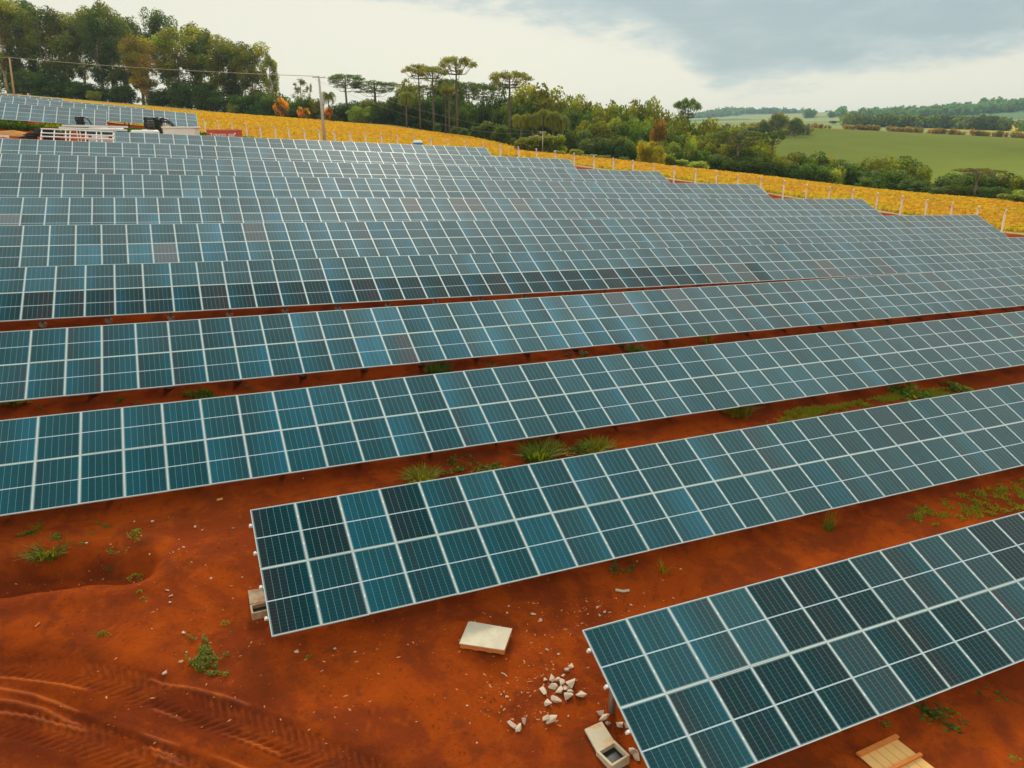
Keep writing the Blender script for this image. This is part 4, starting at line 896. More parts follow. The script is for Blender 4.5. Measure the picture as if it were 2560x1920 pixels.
# ------------------------------------------------------------------ fence of bent concrete posts and wire
M_POST = mat('fence_concrete', (0.90, 0.85, 0.74), 0.8, var=0.12, scale=2)
M_WIRE = mat('fence_wire', (0.34, 0.33, 0.30), 0.6, 0.3)
def fence():
    P = [np.array(p) for p in FENCE]; d = P[42] - P[0]; u = np.array([d[0], d[1]]) / np.hypot(d[0], d[1]); inn = np.array([-.707, -.707])
    P.append(P[42] + np.array([u[0] * 2.05, u[1] * 2.05, -.22])); P.append(P[42] + np.array([u[0] * 4.1, u[1] * 4.1, -.44])); P.append(P[42] + np.array([u[0] * 6.15, u[1] * 6.15, -.66]))
    for q in range(1, 7): P.insert(0, P[0] + np.array([-2.1, 1.2, .12]))
    root = empty('wire_fence', (P[20][0], P[20][1], gz(P[20][0], P[20][1]))); tag(root, 'long fence of pale bent-topped concrete posts and wire beyond the solar tables', 'fence')
    org = Vector(root.location); gs = []
    for n, p in enumerate(P):
        g = gz(p[0], p[1]); gs.append(g); top = Vector(p); ft = Vector((p[0] - inn[0] * .22, p[1] - inn[1] * .22, g - .1)); el_ = Vector((ft.x, ft.y, top.z - .38))
        mb = MB(); mb.bar(ft, el_, .14, .14, (u[0], u[1], 0)); mb.bar(el_ + Vector((0, 0, -.03)), top, .12, .12, (u[0], u[1], 0))
        if n - 6 in (10, 21, 32) or n == 47:
            for s in (-1, 1):
                b_ = ft + Vector((u[0] * 1.05 * s, u[1] * 1.05 * s, .05)); mb.bar(b_, Vector((ft.x, ft.y, el_.z - .45)), .09, .09)
        for q in range(len(mb.v)): mb.v[q] = tuple(Vector(mb.v[q]) - org)
        mb.build('fence_post', M_POST, root)
    for lv in (.12, .45, .8, 1.15, 1.5, 'arm1', 'arm2'):
        mb = MB(); pts = []
        for p, g in zip(P, gs):
            if lv == 'arm1': pts.append(Vector((p[0] - inn[0] * .1, p[1] - inn[1] * .1, p[2] - .18)))
            elif lv == 'arm2': pts.append(Vector(p))
            else: pts.append(Vector((p[0] - inn[0] * .22, p[1] - inn[1] * .22, g + lv)))
        mb.tube([q - org for q in pts], .006, 4, False); mb.build('wire', M_WIRE, root)
fence()

# ------------------------------------------------------------------ utility poles and cables
def pole(name, label, base, top, r0, r1, arm=0.0, m=None):
    mb = MB(); mb.tube([base, top], [r0, r1], 10); org = Vector(base); mb.v = [tuple(Vector(p) - org) for p in mb.v]
    e = empty(name, base); tag(e, label, 'pole'); mb.build('shaft', m or M_POLE, e, smooth=True)
    if arm:
        T = Vector(top) - org; a = MB(); a.bar(T + Vector((-arm, .1, -.12)), T + Vector((arm, -.1, -.12)), .09, .09); a.build('crossarm', M_POLE, e)
        for s in (-1, 0, 1):
            i_ = MB(); c_ = T + Vector((arm * .9 * s, -.08 * s, -.08)); i_.tube([c_, c_ + Vector((0, 0, .12)), c_ + Vector((0, 0, .2))], [.03, .06, .02], 8); i_.build('insulator', M_WHITE, e)
    return e
M_POLE = mat('pole_concrete', (0.46, 0.43, 0.33), 0.8, var=0.12, scale=2); M_WOOD = mat('pole_wood', (0.42, 0.27, 0.13), 0.85, var=0.25, scale=4)
pt = at(797, 191, 92); pb = at(812, 352, 92); pb[2] = gz(pb[0], pb[1]) - .2
pole('utility_pole', 'grey concrete utility pole with crossarm, rising behind the back solar table', tuple(pb), tuple(pt), .20, .12, .75)
wt = at(23, 143, 150); wb = at(34, 232, 150); wb[2] = gz(wb[0], wb[1]) - .1
pole('utility_pole', 'slim leaning brown wooden pole before the eucalyptus at the far left', tuple(wb), tuple(wt), .2, .14, 0, M_WOOD)
xt = at(1357, 330, 119); xb = xt.copy(); xb[2] = gz(xb[0], xb[1]); pole('utility_pole', 'thin short pale pole standing in the broad bushes behind the fence', tuple(xb), tuple(xt), .09, .07, .4)
def cable(name, label, a, b, sag, r):
    a = Vector(a); b = Vector(b); mb = MB(); org = a.copy(); mb.tube([a.lerp(b, i / 24) - Vector((0, 0, sag * 4 * (i / 24) * (1 - i / 24))) - org for i in range(25)], r, 5, False)
    o = mb.build(name, M_CABLE, None, org); tag(o, label, 'cable'); return o
M_CABLE = mat('cable', (0.42, 0.34, 0.22), 0.6)
cable('power_cable', 'pale power cable crossing in front of the eucalyptus to the utility pole', wt, pt, .35, .035)
w0 = at(-420, 142, 165); cable('power_cable', 'short end of power cable left of the leaning wooden pole', w0, wt, .3, .035)
cable('power_cable', 'thin drooping cable right of the utility pole, the upper one', pt + np.array([.5, 0, -.05]), xt + np.array([.3, 0, 0]), 1.2, .012)
cable('power_cable', 'thin drooping cable right of the utility pole, the lower one', pt + np.array([-.4, 0, -.35]), xt + np.array([-.3, 0, -.2]), 1.9, .012)

# ------------------------------------------------------------------ work yard behind the block
def on(px, py_any, Z, sink=0.0):
    P = at(px, py_any, Z); return np.array([P[0], P[1], gz(P[0], P[1]) - sink])
def zat(px, y, py=335): return y / ray(px, py)[1]
def top_at(px, py, Z): return at(px, py, Z)
M_RED = mat('red_paint', (0.62, 0.10, 0.05), 0.5, var=0.12, scale=2); M_ORL = mat('orange_trim', (0.80, 0.30, 0.16), 0.5); M_BLACK = mat('black_plastic', (0.012, 0.020, 0.020), 0.35, var=0.3, scale=5)
M_BLUE = mat('blue_plastic', (0.03, 0.28, 0.52), 0.4); M_CREAM = mat('cream_panel', (0.84, 0.80, 0.70), 0.6, var=0.06, scale=1); M_GLASS = mat('dark_glass', (0.02, 0.03, 0.035), 0.08)
M_TYRE = mat('tyre_rubber', (0.02, 0.02, 0.02), 0.8); M_TAIL = mat('tail_lamp', (0.45, 0.02, 0.02), 0.3); M_DIRTO = mat('ochre_soil', (0.52, 0.26, 0.09), 1.0, var=0.25, scale=2, bump=0.5, spec=0.0)
M_ORB = mat('orange_plastic', (0.75, 0.18, 0.05), 0.5)

def frame_face(px0, px1, Z):
    """centre, unit vector along the picture x on the ground, width"""
    a = at(px0, 340, Z); b = at(px1, 340, Z); d = b - a; return (a + b) / 2, d / np.linalg.norm(d), np.linalg.norm(d)
# bare mounting frame continuing the back row to the left
def bare_frame():
    O, u, v = [np.array(q, float) for q in ROWS['K']]; O = O + np.array([0, 0, H0]); n_ = np.cross(u, -v); base = O + v * 2 * PL - u * 2.2; z0 = gz(base[0], base[1])
    root = empty('mounting_frame', (base[0], base[1], z0)); tag(root, 'white metal mounting frame still without panels, left of the back solar table', 'metal frame')
    org = np.array([base[0], base[1], z0])
    def pt_(i, s, h=0.0): return Vector(O + u * PW * i + v * PL * s + n_ * h - org)
    for s in (0.02, .42, .75, 1.2, 1.7):
        mb = MB(); mb.bar(pt_(-4.75, s), pt_(-.05, s), .07, .07, n_); mb.build('rail', M_WHITE, root)
    for i in (-4.7, -3.9, -3.2, -2.9, -1.9, -1.2, -.9, -.1):
        mb = MB(); mb.bar(pt_(i, 0, -.08), pt_(i + (.12 if i in (-3.2, -.9) else 0), 1.95, -.08), .07, .07, n_); mb.build('rafter', M_WHITE, root)
    for i in (-4.6, -2.5, -.4):
        a = pt_(i, 1.3, -.1); g = gz(*(np.array(a) + org)[:2]) - z0; mb = MB(); mb.bar(Vector((a.x, a.y, g - .1)), a, .1, .1); mb.build('support_post', M_STEEL, root)
    # spare rails laid along the top
    for lab, (xa, ya, xb, yb) in {'upper one of two long white rail bundles lying over the bare metal frame': (155, 314, 320, 318), 'lower one of two long white rail bundles lying over the bare metal frame': (147, 319.5, 318, 326)}.items():
        a = top_at(xa, ya, zat(xa, 68.6)); b = top_at(xb, yb, zat(xb, 68.9)); e = empty('rail_bundle', tuple((a + b) / 2)); tag(e, lab, 'rails', 'white rail bundles'); o_ = Vector((a + b) / 2)
        for k_ in range(3):
            mb = MB(); dz = Vector((0, .10 * (k_ - 1), .02 * (k_ % 2))); mb.bar(Vector(a) - o_ + dz, Vector(b) - o_ + dz, .085, .11); mb.build('rail', M_WHITE, e)
        for q in (.25, .8):
            p = a + (b - a) * q; g = gz(p[0], p[1]); mb = MB(); mb.bar((p[0] - o_.x, p[1] - o_.y, g - o_.z), (p[0] - o_.x, p[1] - o_.y, p[2] - o_.z - .1), .07, .07); mb.build('trestle_leg', M_WHITE, e)
bare_frame()

def car(px, Z, label, rot, flip=False):
    c = on(px, 340, Z); e = empty('parked_car', tuple(c), rot); tag(e, label, 'car', 'white cars parked in the work yard')
    def prof(pts, w, name, m):
        mb = MB(); a = mb.vs([(-w / 2, y, z) for y, z in pts]); b = mb.vs([(w / 2, y, z) for y, z in pts]); n = len(pts)
        mb.face(*[a + i for i in range(n)]); mb.face(*[b + i for i in range(n)][::-1])
        for i in range(n): mb.face(a + i, b + i, b + (i + 1) % n, a + (i + 1) % n)
        return mb.build(name, m, e, bevel=.05)
    prof([(-2.0, .32), (2.0, .32), (2.05, .62), (1.95, .85), (1.0, .98), (-1.6, 1.0), (-2.0, .9), (-2.05, .6)], 1.66, 'body', M_WHITE)
    prof([(-1.85, .98), (1.0, .97), (.35, 1.42), (-1.35, 1.45)], 1.42, 'window_glass', M_GLASS)
    prof([(-1.4, 1.42), (.4, 1.40), (.25, 1.49), (-1.25, 1.51)], 1.36, 'roof', M_WHITE)
    for sx in (-1, 1):
        mb = MB(); mb.box((sx * .70, -2.03, .82), (.22, .06, .24)); mb.build('tail_lamp', M_TAIL, e)
        for sy in (-1.25, 1.3):
            mb = MB(); mb.tube([(sx * .86 - .1, sy, .31), (sx * .86 + .1, sy, .31)], .31, 16); w = mb.build('wheel', M_TYRE, e)
            mb = MB(); mb.tube([(sx * .86 - .11, sy, .31), (sx * .86 + .11, sy, .31)], .18, 12); mb.build('rim', M_STEEL, w)
car(247, zat(247, 71.6), 'white car seen from behind through the left bars of the bare frame', 0.10)
car(283, zat(283, 71.9), 'white car beside the other, behind the right end of the bare frame', 0.16)

def coil(px0, px1, py_top, Z, label, rings, seed, loops=3, rr=.05):
    c, ux, w = frame_face(px0, px1, Z); g = gz(c[0], c[1]); top = at((px0 + px1) / 2, py_top, Z)[2]; hgt = top - g
    e = empty('pipe_coil', (c[0], c[1], g)); tag(e, label, 'pipe coil'); rd = random.Random(seed)
    rings = max(5, int(hgt / .12)); 
    for i in range(rings):
        z = rr + (hgt - rr * 2) * i / (rings - 1); mb = MB(); R_ = w / 2 * rd.uniform(.93, 1.03); ox, oy = rd.uniform(-.04, .04), rd.uniform(-.04, .04)
        mb.tube([(ox + R_ * math.cos(a * .2617), oy + R_ * math.sin(a * .2617), z + .02 * math.sin(a)) for a in range(25)], hgt / rings * .44, 6, False); mb.build('pipe_ring', M_BLACK, e, smooth=True)
    for k_ in range(loops):
        mb = MB(); th = rd.uniform(-.5, .5); L_ = w * rd.uniform(.7, 1.0); pts = []
        for s in range(12):
            q = s / 11; pts.append((w * .4 + L_ * q * math.cos(th), -w * .3 + L_ * q * math.sin(th), hgt * (.95 - .05 * k_ + .06 * math.sin(q * 3)) - hgt * .4 * q * q))
        mb.tube(pts, hgt / rings * .4, 6); mb.build('loose_end', M_BLACK, e, smooth=True)
coil(366, 408, 294, zat(387, 77.5), 'tall dark coil of ribbed black pipe standing beside the white box', 8, 1, 4)
coil(197, 216, 292, zat(206, 80.3), 'small dark pipe coil standing on end behind the white rail bundles', 5, 2, 1)

def tangle(px0, px1, py, Z, label):
    c, ux, w = frame_face(px0, px1, Z); c = np.array([c[0], c[1], gz(c[0], c[1])]); e = empty('pipe_heap', tuple(c)); tag(e, label, 'pipe heap'); rd = random.Random(3); top = at(px0, py, Z)[2] - c[2]
    mb = MB()
    for k_ in range(26):
        ox = rd.uniform(-.5, .5) * w * .72; oy = rd.uniform(-.7, .7); R_ = rd.uniform(.35, .75); z = rd.uniform(.05, max(.3, top - .1)) * (1 - abs(ox) / w); tl = rd.uniform(-.3, .3)
        mb.tube([(ox + R_ * math.cos(a * .35) * 1.3, oy + R_ * math.sin(a * .35), z + tl * R_ * math.cos(a * .35) * .6) for a in range(rd.randint(12, 19))], .05, 5, False)
    mb.build('pipe', M_BLACK, e, smooth=True)
tangle(62, 158, 317, zat(110, 76), 'low tangled heap of black pipe on the red soil, left of the metal frame')

def white_box():
    ZB = zat(455, 76); ZC = zat(364, 73)
    c, ux, w = frame_face(413, 497, ZB); g = gz(c[0], c[1]); tl = at(413, 315, ZB)[2]; tr_ = at(497, 319, ZB)[2]; e = empty('site_box', (c[0], c[1], g)); tag(e, 'low white site box with an overhanging lid, right of the tall pipe coil', 'site box')
    th = math.atan2(ux[1], ux[0]); M = Matrix.Rotation(th, 3, 'Z'); hz = (tl + tr_) / 2 - g
    mb = MB(); mb.box((0, 0, (hz - .12) / 2), (w * .94, 1.1, hz - .12), M); mb.build('body', M_CREAM, e, bevel=.02)
    mb = MB(); mb.box((0, 0, hz - .06), (w, 1.25, .13), M); mb.build('lid', M_WHITE, e, bevel=.03)
    c, ux, w = frame_face(332, 396, ZC); g = gz(c[0], c[1]); hz = at(364, 325, ZC)[2] - g; e = empty('water_tank', (c[0], c[1], g)); tag(e, 'long low white tank with rounded end, left of the tall pipe coil', 'tank'); th = math.atan2(ux[1], ux[0]); M = Matrix.Rotation(th, 3, 'Z')
    mb = MB(); mb.box((0, 0, hz / 2), (w, .9, hz), M); mb.build('shell', M_WHITE, e, bevel=.16)
    mb = MB(); mb.tube([(0, 0, hz - .02), (0, 0, hz + .05)], .2, 14); mb.build('cap', M_WHITE, e)
white_box()

def red_bin():
    Z = zat(562, 79); c, ux, w = frame_face(525, 599, Z); g = gz(c[0], c[1]); tl = at(527, 323, Z)[2]; tr_ = at(598, 327.5, Z)[2]; e = empty('red_container', (c[0], c[1], g)); tag(e, 'red steel waste container with white lettering, partly hidden behind the back table', 'container')
    th = math.atan2(ux[1], ux[0]); M = Matrix.Rotation(th, 3, 'Z'); hz = (tl + tr_) / 2 - g; dp = 1.5
    mb = MB()
    for (cx, cy, sx, sy) in ((0, -dp / 2, w, .06), (0, dp / 2, w, .06), (-w / 2, 0, .06, dp), (w / 2, 0, .06, dp)): mb.box(M @ Vector((cx, cy, hz / 2)), (sx - (0 if sy < .1 else .0), sy, hz) if sy < .1 else (.06, dp - .07, hz), M)
    mb.box((0, 0, .1), (w - .08, dp - .08, .08), M); mb.build('body', M_RED, e)
    mb = MB()
    for (cx, cy, sx, sy) in ((0, -dp / 2 - .02, w + .1, .12), (0, dp / 2 + .02, w + .1, .12), (-w / 2 - .02, 0, .12, dp - .1), (w / 2 + .02, 0, .12, dp - .1)): mb.box(M @ Vector((cx, cy, hz + .02)), (sx, sy, .09), M)
    mb.build('rim', M_ORL, e)
    mb = MB()
    for q in range(9): mb.box(M @ Vector((-w / 2 + w * (q + .5) / 9, -dp / 2 - .045, hz * .5)), (.05, .03, hz * .86), M)
    mb.build('rib', M_RED, e)
    # white lettering: only the heads of the letters clear the table in the photograph
    mb = MB(); y0 = -dp / 2 - .066; x = -w / 2 + w * .16; zt = hz - .32
    def st(x_, z_, sx, sz): mb.box(M @ Vector((x_, y0, z_)), (sx, .008, sz), M)
    st(x, zt + .02, .22, .06); st(x, zt - .16, .07, .32); x += .2
    for q in range(8):
        st(x, zt - .13, .045, .22); st(x + .05, zt - .04, .09, .05)
        if q % 2: st(x + .095, zt - .15, .045, .18)
        x += .145
    x += .18
    for q in range(4): st(x, zt - .13, .045, .22); st(x + .055, zt - .04, .1, .05); st(x + .1, zt - .15, .045, .18); x += .16
    st(w / 2 - .12, zt + .02, .16, .12)
    mb.build('lettering', M_WHITE, e)
red_bin()

def toilet():
    Z = 79; c, ux, w = frame_face(1033, 1055, Z); g = gz(c[0], c[1]); zt = at(1044, 351, Z)[2]; hz = zt - g; e = empty('portable_toilet', (c[0], c[1], g)); tag(e, 'blue portable toilet with a white domed roof, mostly hidden behind the back table', 'toilet')
    th = math.atan2(ux[1], ux[0]); M = Matrix.Rotation(th, 3, 'Z')
    mb = MB(); mb.box((0, 0, (hz - .2) / 2), (w, w, hz - .2), M); mb.build('cabin', M_BLUE, e, bevel=.04)
    mb = MB(); mb.box((0, 0, hz - .12), (w * 1.06, w * 1.06, .2), M, .72); mb.build('roof', M_WHITE, e, bevel=.05)
    d_ = mb = MB(); mb.box(M @ Vector((0, -w / 2 - .012, hz * .45)), (w * .7, .03, hz * .78), M); dd = mb.build('door', M_BLUE, e)
    mb = MB(); mb.box(M @ Vector((w * .26, -w / 2 - .04, hz * .45)), (.04, .03, .14), M); mb.build('handle', M_WHITE, dd)
toilet()

def heap(px, Z, w, d, h, label, m, name='soil_heap', cat='soil heap', seed=0):
    c = on(px, 340, Z); n = 28; V = []; F = []
    for i in range(n):
        for j in range(n):
            x = (i / (n - 1) - .5) * w; y = (j / (n - 1) - .5) * d; r_ = math.hypot(x / w * 2, y / d * 2); k_ = max(0, 1 - r_ ** 2)
            nz = float(vnoise(np.array([x * 1.0 + seed * 9]), np.array([y + 4.0]), .5, seed)[0]); V.append((x, y, h * k_ * (1 + .5 * nz) - .06 + (gz(c[0] + x, c[1] + y) - c[2])))
    for i in range(n - 1):
        for j in range(n - 1): F.append((i * n + j, (i + 1) * n + j, (i + 1) * n + j + 1, i * n + j + 1))
    me = bpy.data.meshes.new(name); me.from_pydata(V, [], F); me.materials.append(m); me.polygons.foreach_set('use_smooth', [True] * len(F)); o = bpy.data.objects.new(name, me); link(o); o.location = tuple(c); tag(o, label, cat)
heap(35, zat(35, 77.5), 3.6, 2.0, .35, 'low ochre soil heap at the far left, above the red trench', M_DIRTO, seed=1)
heap(8, zat(8, 74), 3.2, 1.4, .25, 'flat orange soil heap touching the left edge of the photo', mat('red_soil', (0.42, 0.09, 0.02), 1, var=.2, scale=2, bump=.4, spec=0.), seed=2)
# white beams on the soil
def beam(a, b, w, label, m=None, h=None, lift=.05, name='timber_beam', cat='beam'):
    A = np.array(a); B = np.array(b); mb = MB(); c = (A + B) / 2; z = gz(c[0], c[1]); A[2] = gz(A[0], A[1]) + lift; B[2] = gz(B[0], B[1]) + lift
    mb.bar(Vector(A) - Vector((c[0], c[1], z)), Vector(B) - Vector((c[0], c[1], z)), w, h or w); o = mb.build(name, m or M_WHITE, None, (c[0], c[1], z)); tag(o, label, cat); return o
beam(on(-30, 330, zat(-30, 74.5)), on(20, 330, zat(20, 74.5)), .22, 'short stack of white beams at the left edge beside the ochre heap', h=.3, lift=.15)
beam(on(-40, 335, zat(-40, 71.5)), on(156, 338, zat(156, 71)), .16, 'long pale beam lying along the red trench up to the metal frame', M_CREAM, h=.1, lift=.1)
def bucket(px, Z, label):
    c = on(px, 340, Z); e = empty('plastic_bucket', tuple(c)); tag(e, label, 'bucket', 'orange buckets in the work yard'); mb = MB(); mb.tube([(0, 0, 0), (0, 0, .4), (0, 0, .42)], [.16, .2, .22], 12); mb.build('body', M_ORB, e); mb = MB(); mb.tube([(-.2, 0, .4), (-.12, 0, .55), (.12, 0, .55), (.2, 0, .4)], .012, 5); mb.build('handle', M_BLACK, e)
bucket(100, zat(100, 73.5), 'orange bucket in front of the black pipe heap'); bucket(205, zat(205, 72.5), 'orange bucket seen between the bars of the metal frame')

# ------------------------------------------------------------------ things on the bare soil near the camera
def quad_prism(name, label, cat, px_pts, h, m, lift=0.0, group=None):
    P = [hit(x, y) for x, y in px_pts]; c = np.mean(P, 0); z = min(p[2] for p in P); zz = np.mean([p[2] for p in P]) + lift
    o = MB(); o.prism([Vector((p[0] - c[0], p[1] - c[1], p[2] - c[2] + lift)) for p in P], h); ob = o.build(name, m, None, (c[0], c[1], c[2]), bevel=.006)
    if label: tag(ob, label, cat, group)
    return ob, P
M_PLY = mat('pale_plywood', (0.62, 0.55, 0.40), 0.8, var=0.12, scale=3, second=(0.50, 0.44, 0.33), bump=0.2)
M_PINE = mat('orange_pine', (0.58, 0.18, 0.03), 0.8, var=0.3, scale=5, bump=0.3); M_PINEL = mat('light_pine', (0.70, 0.40, 0.13), 0.8, var=0.2, scale=3, bump=0.2)
M_STONE = mat('rubble_stone', (0.60, 0.53, 0.41), 0.9, var=0.15, scale=6, second=(0.62, 0.42, 0.28), bump=0.4); M_GREYR = mat('grey_rubble', (0.40, 0.33, 0.26), 0.95, var=0.2, scale=8, bump=.5)
M_LEAFL = mat('ochre_chip', (0.62, 0.28, 0.12), 0.9, var=0.2)

def pallet():
    px = [(1171.5, 1537), (1280.7, 1570.7), (1261, 1636), (1148, 1605)]
    P = [hit(x, y + 15) for x, y in px]; c = np.mean(P, 0); z = np.mean([p[2] for p in P]); e = empty('wooden_pallet', (c[0], c[1], z)); tag(e, 'pale plywood-topped pallet lying alone on the red dirt between the two front tables', 'pallet')
    # square it up around the hit corners
    Q = [Vector((p[0] - c[0], p[1] - c[1], 0)) for p in P]; n_ = Vector((0, 0, 1))
    t1 = MB(); t1.prism([q + Vector((0, 0, .115)) for q in Q], .018); t1.build('top_sheet', M_PLY, e, bevel=.004)
    a, b, c_, d = Q
    for k_, s in enumerate((0.03, .5, .97)):
        m_ = MB(); m_.bar(a.lerp(d, s * .98 + .01) * .97 + Vector((0, 0, .065)), b.lerp(c_, s * .98 + .01) * .97 + Vector((0, 0, .065)), .07, .095); m_.build('stringer', M_PINE, e)
    for s in (.04, .35, .65, .96):
        m_ = MB(); m_.bar(a.lerp(b, s) * .97 + Vector((0, 0, .008)), d.lerp(c_, s) * .97 + Vector((0, 0, .008)), .09, .016); m_.build('bottom_board', M_PINE, e)
pallet()
def crate_lid():
    P = [hit(x, y) for x, y in [(2141, 1890), (2234, 1846), (2400, 1975), (2300, 2030)]]; c = np.mean(P, 0); e = empty('crate_lid', tuple(c)); tag(e, 'wooden crate lid of pale boards with orange battens, cut by the bottom edge', 'crate lid')
    a, b, c_, d = [Vector((p[0] - c[0], p[1] - c[1], p[2] - c[2])) for p in P]
    for k_ in range(5):
        s0, s1 = k_ / 5 + .006, (k_ + 1) / 5 - .006; m_ = MB(); m_.prism([a.lerp(b, s0) + Vector((0, 0, .03)), a.lerp(b, s1) + Vector((0, 0, .03)), d.lerp(c_, s1) + Vector((0, 0, .03)), d.lerp(c_, s0) + Vector((0, 0, .03))], .02); m_.build('board', M_PINEL, e)
    for s, w in ((.03, .085), (.40, .07), (.74, .07)):
        m_ = MB(); x = a.lerp(d, s); y = b.lerp(c_, s); dd = (y - x) * .04; m_.bar(x - dd * .5 + Vector((0, 0, .075)), y + dd + Vector((0, 0, .075)), w, .05); m_.build('batten', M_PINE, e)
crate_lid()

def inspection_box(label, lid_label, box_px, lid_px, m_, depth=.35, lift=.06):
    P = [hit(x, y) for x, y in box_px]; c = np.mean(P, 0); e = empty('concrete_box', tuple(c)); tag(e, label, 'concrete box', 'open concrete inspection boxes at the table ends')
    Q = [Vector((p[0] - c[0], p[1] - c[1], 0)) for p in P]; n = 4
    mb = MB(); inn = [q * .80 for q in Q]; up_ = Vector((0, 0, lift))
    for i in range(n):
        j = (i + 1) % n; k0 = mb.vs([Q[i] + up_, Q[j] + up_, inn[j] + up_, inn[i] + up_]); mb.face(k0, k0 + 1, k0 + 2, k0 + 3)
        k0 = mb.vs([Q[i] + Vector((0, 0, -.1)), Q[j] + Vector((0, 0, -.1)), Q[j] + up_, Q[i] + up_]); mb.face(k0, k0 + 1, k0 + 2, k0 + 3)
        k0 = mb.vs([inn[i] + up_, inn[j] + up_, inn[j] + Vector((0, 0, -depth + lift)), inn[i] + Vector((0, 0, -depth + lift))]); mb.face(k0, k0 + 1, k0 + 2, k0 + 3)
    mb.build('wall', m_, e)
    m2 = MB(); k0 = m2.vs([q + Vector((0, 0, -depth + lift + .02)) for q in inn]); m2.face(k0, k0 + 1, k0 + 2, k0 + 3); m2.build('shade_sheet', M_BLACK, e)  # black sheet stands in for the shade inside the shallow box
    return P
def cut_note(): pass
IB_L = [(625.5, 1521), (672, 1511), (679, 1540), (631, 1551)]
IB_R = [(1490, 1888), (1536, 1863), (1573, 1909), (1529, 1932)]
def small_tables():
    inspection_box('open concrete box under the left end of the second table, filled with shadow', '', IB_L, None, M_CONC, .115, .13)
    inspection_box('open concrete box beside the steel post at the end of the nearest table', '', IB_R, None, M_PLYC, .115, .14)
    quad_prism('concrete_slab', 'reddish concrete slab lying behind its open box at the second table', 'slab', [(620.5, 1482), (655, 1477), (670, 1508), (625, 1517)], .05, M_CONC, .02, 'concrete slabs beside the boxes')
    quad_prism('concrete_slab', 'pale cream concrete slab lying beside its open box at the nearest table', 'slab', [(1461, 1831), (1504, 1811), (1536, 1861), (1491, 1886)], .05, M_PLYC, .03, 'concrete slabs beside the boxes')
M_PLYC = mat('pale_concrete', (0.62, 0.54, 0.38), 0.85, var=0.12, scale=4, second=(0.58, 0.33, 0.14), thr=(.5, .75))
small_tables()

# rubble
def stone_mesh(seed, flat=.6, sharp=True):
    import bmesh
    g = random.Random(seed); bm = bmesh.new(); pts = []
    for i in range(11):
        th = g.uniform(0, 6.283); ph = g.uniform(-1, 1); r_ = g.uniform(.75, 1); pts.append(bm.verts.new((r_ * math.cos(th) * math.sqrt(1 - ph * ph), r_ * .8 * math.sin(th) * math.sqrt(1 - ph * ph), r_ * ph * flat)))
    res = bmesh.ops.convex_hull(bm, input=bm.verts); bmesh.ops.delete(bm, geom=[v_ for v_ in bm.verts if not v_.link_faces], context='VERTS')
    me = bpy.data.meshes.new('stone'); bm.to_mesh(me); bm.free(); me.materials.append(M_STONE); return me
ST = [stone_mesh(i, .25 + .12 * (i % 4)) for i in range(9)]
for me in ST: me.materials[0] = M_STONE
SK = 1.9
def stone(px, py, wpx, label, rot=None, tilt=.25, mesh=None, group='pale broken stones on the red dirt', name='broken_stone', cat='stone', ofs=0.0):
    p = hit(px, py); Z = camz((p[0], p[1], p[2])); s = wpx / 2 * Z / F_PX * SK; me = ST[mesh if mesh is not None else rng.randrange(9)]
    o = bpy.data.objects.new(name, me); link(o); o.location = (p[0], p[1], p[2] + s * .22 + ofs); o.rotation_euler = (rng.uniform(-tilt, tilt), rng.uniform(-tilt, tilt), rng.uniform(0, 6.28) if rot is None else rot); o.scale = (s, s, s); tag(o, label, cat, group)
def z3(x, y): return 1200 + x / 3.072, 1380 + y / 3.072
for (x, y, w, lb) in [(548, 975, 46, 'slim pale stone at the top left of the rubble heap'), (592, 985, 42, 'small pale stone at the top of the rubble heap, right of the slim one'), (622, 1008, 60, 'bright blocky stone in the upper middle of the rubble heap'),
                      (565, 1042, 50, 'narrow upright stone on the left flank of the rubble heap'), (610, 1070, 66, 'pinkish stone low in the middle of the rubble heap'), (655, 1050, 50, 'pale stone between the two biggest blocks of the heap'), (702, 1018, 82, 'large pale block at the upper right of the rubble heap'),
                      (692, 1078, 44, 'thin tilted slab in the gap of the rubble heap'), (668, 1118, 82, 'large square block at the bottom of the rubble heap'), (772, 1102, 76, 'large four-sided block lying right of the rubble heap'), (583, 1136, 58, 'triangular stone below the rubble heap'),
                      (527, 1168, 56, 'oval flat stone at the lower left of the rubble heap'), (486, 1074, 56, 'notched stone lying free left of the rubble heap'), (500, 986, 26, 'little round stone just above and left of the rubble heap'), (668, 905, 40, 'small pale chip above the rubble heap'), (698, 882, 40, 'orange-stained chip above the rubble heap, next to the pale one'), (640, 950, 24, 'tiny chip right above the rubble heap')]:
    a, b = z3(x, y); stone(a, b, w / 3.072, lb)
for (x, y, w, lb) in [(505, 1290, 60, 'left lump of the white pair below the rubble heap'), (540, 1300, 70, 'right lump of the white pair below the rubble heap'), (340, 1308, 56, 'upper white lump of the three left below the heap'), (250, 1345, 60, 'lower left white lump of the three left below the heap'), (292, 1358, 50, 'lower right white lump of the three left below the heap')]:
    a, b = z3(x, y); stone(a, b, w / 3.072, lb, tilt=.8)
SK = 1.15
